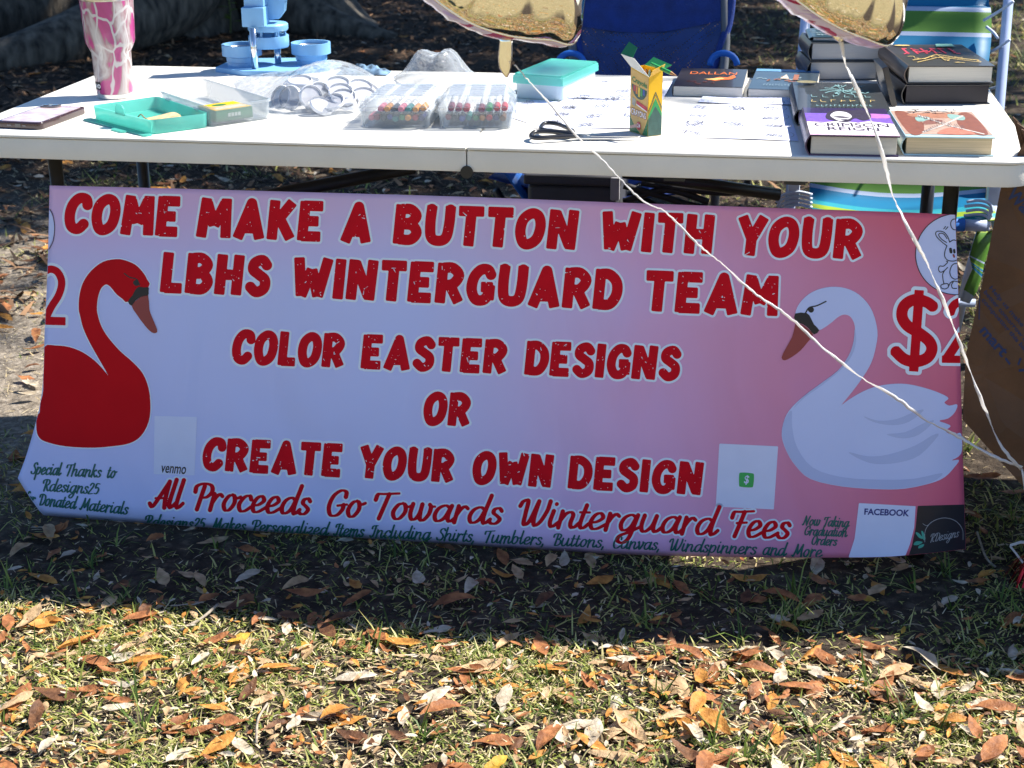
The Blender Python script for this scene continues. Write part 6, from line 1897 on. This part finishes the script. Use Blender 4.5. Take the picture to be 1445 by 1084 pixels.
# seat, seen beneath the table
s0 = ony(690, 262, .86); s1 = ony(1010, 276, .86)
rows = []
for v in np.linspace(0, 1, 9):
    row = []
    for u in np.linspace(0, 1, 13):
        q = s0.lerp(s1, u); row.append(Vector((q.x+.02*v, q.y+.30*v, q.z+.02-.05*math.sin(math.pi*u)*math.sin(math.pi*(.25+.6*v))-.02*v)))
    rows.append(row)
MB().grid(rows).build("seat", royal, ch, smooth=True, solid=.004)
wb_ = MB(); a, b, c_ = ony(680, 244, .84), ony(712, 256, .83), ony(742, 282, .83)
wb_.grid([[a+Vector((0, 0, .006)), a+Vector((0, .09, .02))], [b+Vector((0, 0, .016)), b+Vector((0, .09, .022))], [c_+Vector((0, 0, -.01)), c_+Vector((0, .09, 0))], [c_+Vector((.01, 0, -.06)), c_+Vector((.01, .09, -.06))]])
wb_.build("seat_corner", royal_bright, ch, smooth=True, solid=.006)
for (p1, p2) in (((700, 268), (735, 330)), ((765, 330), (905, 262)), ((1000, 330), (880, 268))):
    MB().tube([ony(*p1, .92), ony(*p2, .98)], .009, 8).build("leg", black_tube, ch, smooth=True)
for pts in ([(880, 262), (930, 276), (985, 292), (1060, 302)], [(905, 258), (975, 268), (1030, 272), (1052, 262), (1056, 250)], [(880, 285), (940, 268), (1000, 285)]):
    MB().tube([ony(a, b, .80) for a, b in catmull(pts, 5)], .0075, 8).build("strap", mat("black_strap", (.010, .010, .013), .6), ch, smooth=True)
cv = ony(815, 250, .74)
bn = thing("storage_bin", "dark grey storage bin standing under the table behind the banner", "bin", (cv.x, .84, 0))
bl_, br_ = ony(744, 252, .74), ony(872, 258, .74)
bw = br_.x-bl_.x
MB().box((bw, .26, bl_.z-.012), Matrix.Translation(((bl_.x+br_.x)/2, .74+.13, (bl_.z-.012)/2)), .012, 3).build("bin_body", mat("bin_grey", (.055, .055, .06), .45, var=.06), bn, auto=40)
MB().box((bw+.014, .28, .022), Matrix.Translation(((bl_.x+br_.x)/2, .74+.13, bl_.z)), .006, 3).build("lid", mat("bin_grey", (.055, .055, .06)), bn, auto=40)
MB().box((.02, .012, .05), Matrix.Translation((br_.x-.005, .733, bl_.z-.015)), .004).build("latch", mat("latch_grey", (.35, .35, .36), .4), bn, auto=40)

# ------------------------------------------------------------------ striped lawn chair on the right
SX0, SX1 = ony(1133, 80, 1.20).x, ony(1414, 90, 1.20).x
lc = thing("lawn_chair", "green and blue striped sling lawn chair with a laced white frame behind the books", "chair", ((SX0+SX1)/2, 1.1, 0))
def stripe_mat():
    m = bpy.data.materials.new("striped_sling"); m.use_nodes = True
    nt = m.node_tree; b = nt.nodes["Principled BSDF"]; L = nt.links
    _set(b, "Roughness", .45); _set(b, ("Specular IOR Level",), .4)
    uv = nt.nodes.new("ShaderNodeUVMap"); uv.uv_map = "sling"
    sx_ = nt.nodes.new("ShaderNodeSeparateXYZ"); L.new(uv.outputs[0], sx_.inputs[0])
    r = nt.nodes.new("ShaderNodeValToRGB"); r.color_ramp.interpolation = 'CONSTANT'
    g, bl, w, cy, yg = (.10, .24, .035), (.008, .18, .36), (.42, .50, .66), (.03, .34, .42), (.32, .45, .04)
    rowstops = [(-250, g), (-160, w), (-152, bl), (-95, w), (-88, g), (-40, w), (-34, bl), (10, w), (15.5, g), (45, w), (50.5, bl), (112, w), (118, g), (180, w), (186, bl), (230, g), (262, w), (266.5, bl), (284, cy), (291, yg), (297, cy), (303, yg), (320, g), (380, w)]
    stops = [((q+250)/750, c) for q, c in rowstops]
    e = r.color_ramp.elements
    while len(e) < len(stops): e.new(.5)
    for k, (q, c) in enumerate(stops): e[k].position = q; e[k].color = col4(c)
    L.new(sx_.outputs[1], r.inputs[0])
    tr = nt.nodes.new("ShaderNodeBsdfTranslucent"); L.new(r.outputs[0], tr.inputs[0]); L.new(r.outputs[0], b.inputs["Base Color"])
    mx = nt.nodes.new("ShaderNodeMixShader"); mx.inputs[0].default_value = .25
    L.new(b.outputs[0], mx.inputs[1]); L.new(tr.outputs[0], mx.inputs[2]); L.new(mx.outputs[0], nt.nodes["Material Output"].inputs[0])
    return m
zt = ony(1300, 0, 1.22).z
# height of the sling against the picture rows that show its stripes
prof = [(1.30, zt+.22), (1.23, zt+.01), (1.20, ony(1320, 14, 1.20).z), (1.17, ony(1320, 48, 1.17).z), (1.10, ony(1320, 100, 1.10).z), (1.02, .56), (.97, ony(1250, 262, .97).z), (.92, ony(1250, 280, .92).z), (.82, ony(1250, 292, .82).z), (.79, ony(1250, 299, .79).z), (.775, ony(1250, 306, .775).z)]
PR = catmull(prof, 4)
dd = np.r_[0, np.cumsum(np.linalg.norm(np.diff(PR, axis=0), axis=1))]; dd /= dd[-1]
kz = lambda px, y0: float(np.interp(-ony(1320, px, y0).z, -PR[:, 1], dd))
xl_, xr_ = ony(1150, 80, 1.15).x, ony(1398, 60, 1.17).x
rows, UV = [], []
for (y, z), s in zip(PR, dd):
    xr2 = xr_-.012*math.sin(s*9)**2
    rows.append([(xl_+(xr2-xl_)*t, y+.012*math.sin(math.pi*t)*(1 if s < .5 else 0), z-.018*math.sin(math.pi*t)*(0 if s < .5 else 1)) for t in np.linspace(0, 1, 11)]); UV.append(s)
m_ = MB().grid(rows)
so = m_.build("sling", stripe_mat(), lc, smooth=True, solid=.002)
ul = so.data.uv_layers.new(name="sling")
# stripes are laid out along the cloth from its visible rows
def row_of(y, z):
    q = np.array([(xl_+xr_)/2, y, z])-CAM
    return PH/2-FPX*(q @ _u)/(q @ _d)
vz = [(row_of(y, z)+250)/750 for y, z in PR]
uvv = []
for l in so.data.loops: uvv += [(l.vertex_index % 11)/10, float(vz[l.vertex_index//11])]
ul.data.foreach_set("uv", uvv)
whitetube = mat("white_tube", (.40, .47, .64), .3, var=.05, spec=.6)
for X, (pt_, pb_) in ((SX0, ((1139, 0), (1131, 95))), (SX1, ((1423, 0), (1411, 140)))):
    a, b = ony(pt_[0], pt_[1], 1.22), ony(pb_[0], pb_[1], 1.08)
    e = b+(b-a)*((b.z-.46)/(a.z-b.z))
    MB().tube([a+(a-b)*1.2, a, b, e], .0115, 14).build("back_post", whitetube, lc, smooth=True)
    MB().tube([e, Vector((e.x, .90, .44)), Vector((e.x, .775, .425))], .0115, 14).build("seat_rail", whitetube, lc, smooth=True)
    MB().tube([Vector((e.x, .775, .425)), Vector((e.x, .82, .2)), Vector((e.x, .86, .0))], .0115, 14).build("leg", whitetube, lc, smooth=True)
    MB().tube([e, Vector((e.x, 1.20, .2)), Vector((e.x, 1.34, .0))], .0115, 14).build("leg", whitetube, lc, smooth=True)
q0, q1 = ony(1340, 317, .77), ony(1392, 317, .77)
MB().tube([Vector((SX0-.01, q0.y, q0.z)), Vector((q0.x+.03, q0.y, q0.z))], .0135, 14).build("front_bar_sleeve", royal_bright, lc, smooth=True)
MB().tube([Vector((q0.x+.03, q0.y, q0.z)), Vector((q1.x, q0.y, q0.z))], .0125, 14).build("front_bar", whitetube, lc, smooth=True)
f0, f1 = ony(1345, 428, .83), ony(1376, 428, .83)
MB().tube([Vector((SX0, f0.y, f0.z)), f1], .009, 12).build("foot_bar", whitetube, lc, smooth=True)
for px_ in (1120, 1402):
    a = ony(px_, 272, .80)
    MB().box((.024, .03, .05), Matrix.Translation(tuple(a)), .004).build("joint", mat("joint_plastic", (.60, .64, .72), .4), lc, auto=40)
cordm = mat("lacing_cord", (.50, .56, .68), .6, var=.1)
def cord(P): MB().tube(P, .0033, 7).build("lacing", cordm, lc, smooth=True)
for (a, b, c_) in (((1388, 29), (1410, 16), (1430, 2)), ((1392, 38), (1402, 46), (1408, 54)), ((1391, 77), (1408, 68), (1425, 56)), ((1396, 126), (1408, 122), (1419, 112)), ((1131, 38), (1133, 50), (1143, 56))):
    P = catmull([tuple(ony(*q, 1.165-.02*k)) for k, q in enumerate((a, b, c_))], 4); cord(P)
for k in range(5):
    y_ = 292+k*6.5
    cord(catmull([tuple(ony(1364-3*k % 5, y_-7, .79)), tuple(ony(1382, y_-9, .785)), tuple(ony(1397-k, y_-4, .78)), tuple(ony(1400-k*1.5, y_+8, .78))], 4))
for k in range(4):
    y_ = 272+k*6
    cord(catmull([tuple(ony(1146, y_+3, .79)), tuple(ony(1126, y_-1, .785)), tuple(ony(1104, y_+4, .78)), tuple(ony(1096+k, y_+14, .78))], 4))
# loose end of the cloth hanging under the seat
hp = [((1379, 326), (1400, 326)), ((1372, 346), (1395, 350)), ((1368, 362), (1388, 372)), ((1372, 380), (1384, 392)), ((1364, 398), (1378, 410)), ((1354, 424), (1367, 428))]
rws = [[ony(*l, .78).lerp(ony(*r_, .81), t) for t in (0, .33, .66, 1)] for l, r_ in hp]
he = MB().grid(rws).build("sling_end", MATS.setdefault("striped_end", stripe_mat()), lc, smooth=True, solid=.002)
ul = he.data.uv_layers.new(name="sling"); uvv = []
for l in he.data.loops: uvv += [0, [.76, .78, .85, .56, .57, .58][l.vertex_index//4]]
ul.data.foreach_set("uv", uvv)

# ------------------------------------------------------------------ table added out of frame on the right, to shade the ground
shade_table = thing("folding_table", "neighbouring white folding table beyond the brown bag", "table", (2.3, .375, 0))
MB().prism([(x+2.24, y+.39) for x, y in rrect(1.83, .78, .05)], TZ-.043, TZ, bev=.004).build("tabletop", plastic, shade_table, auto=40)
for x in (1.42, 3.06):
    for y in (.13, .65):
        MB().tube([(x, y, 0), (x, y, TZ-.0435)], .0125, 12).build("leg", black_tube, shade_table, smooth=True)
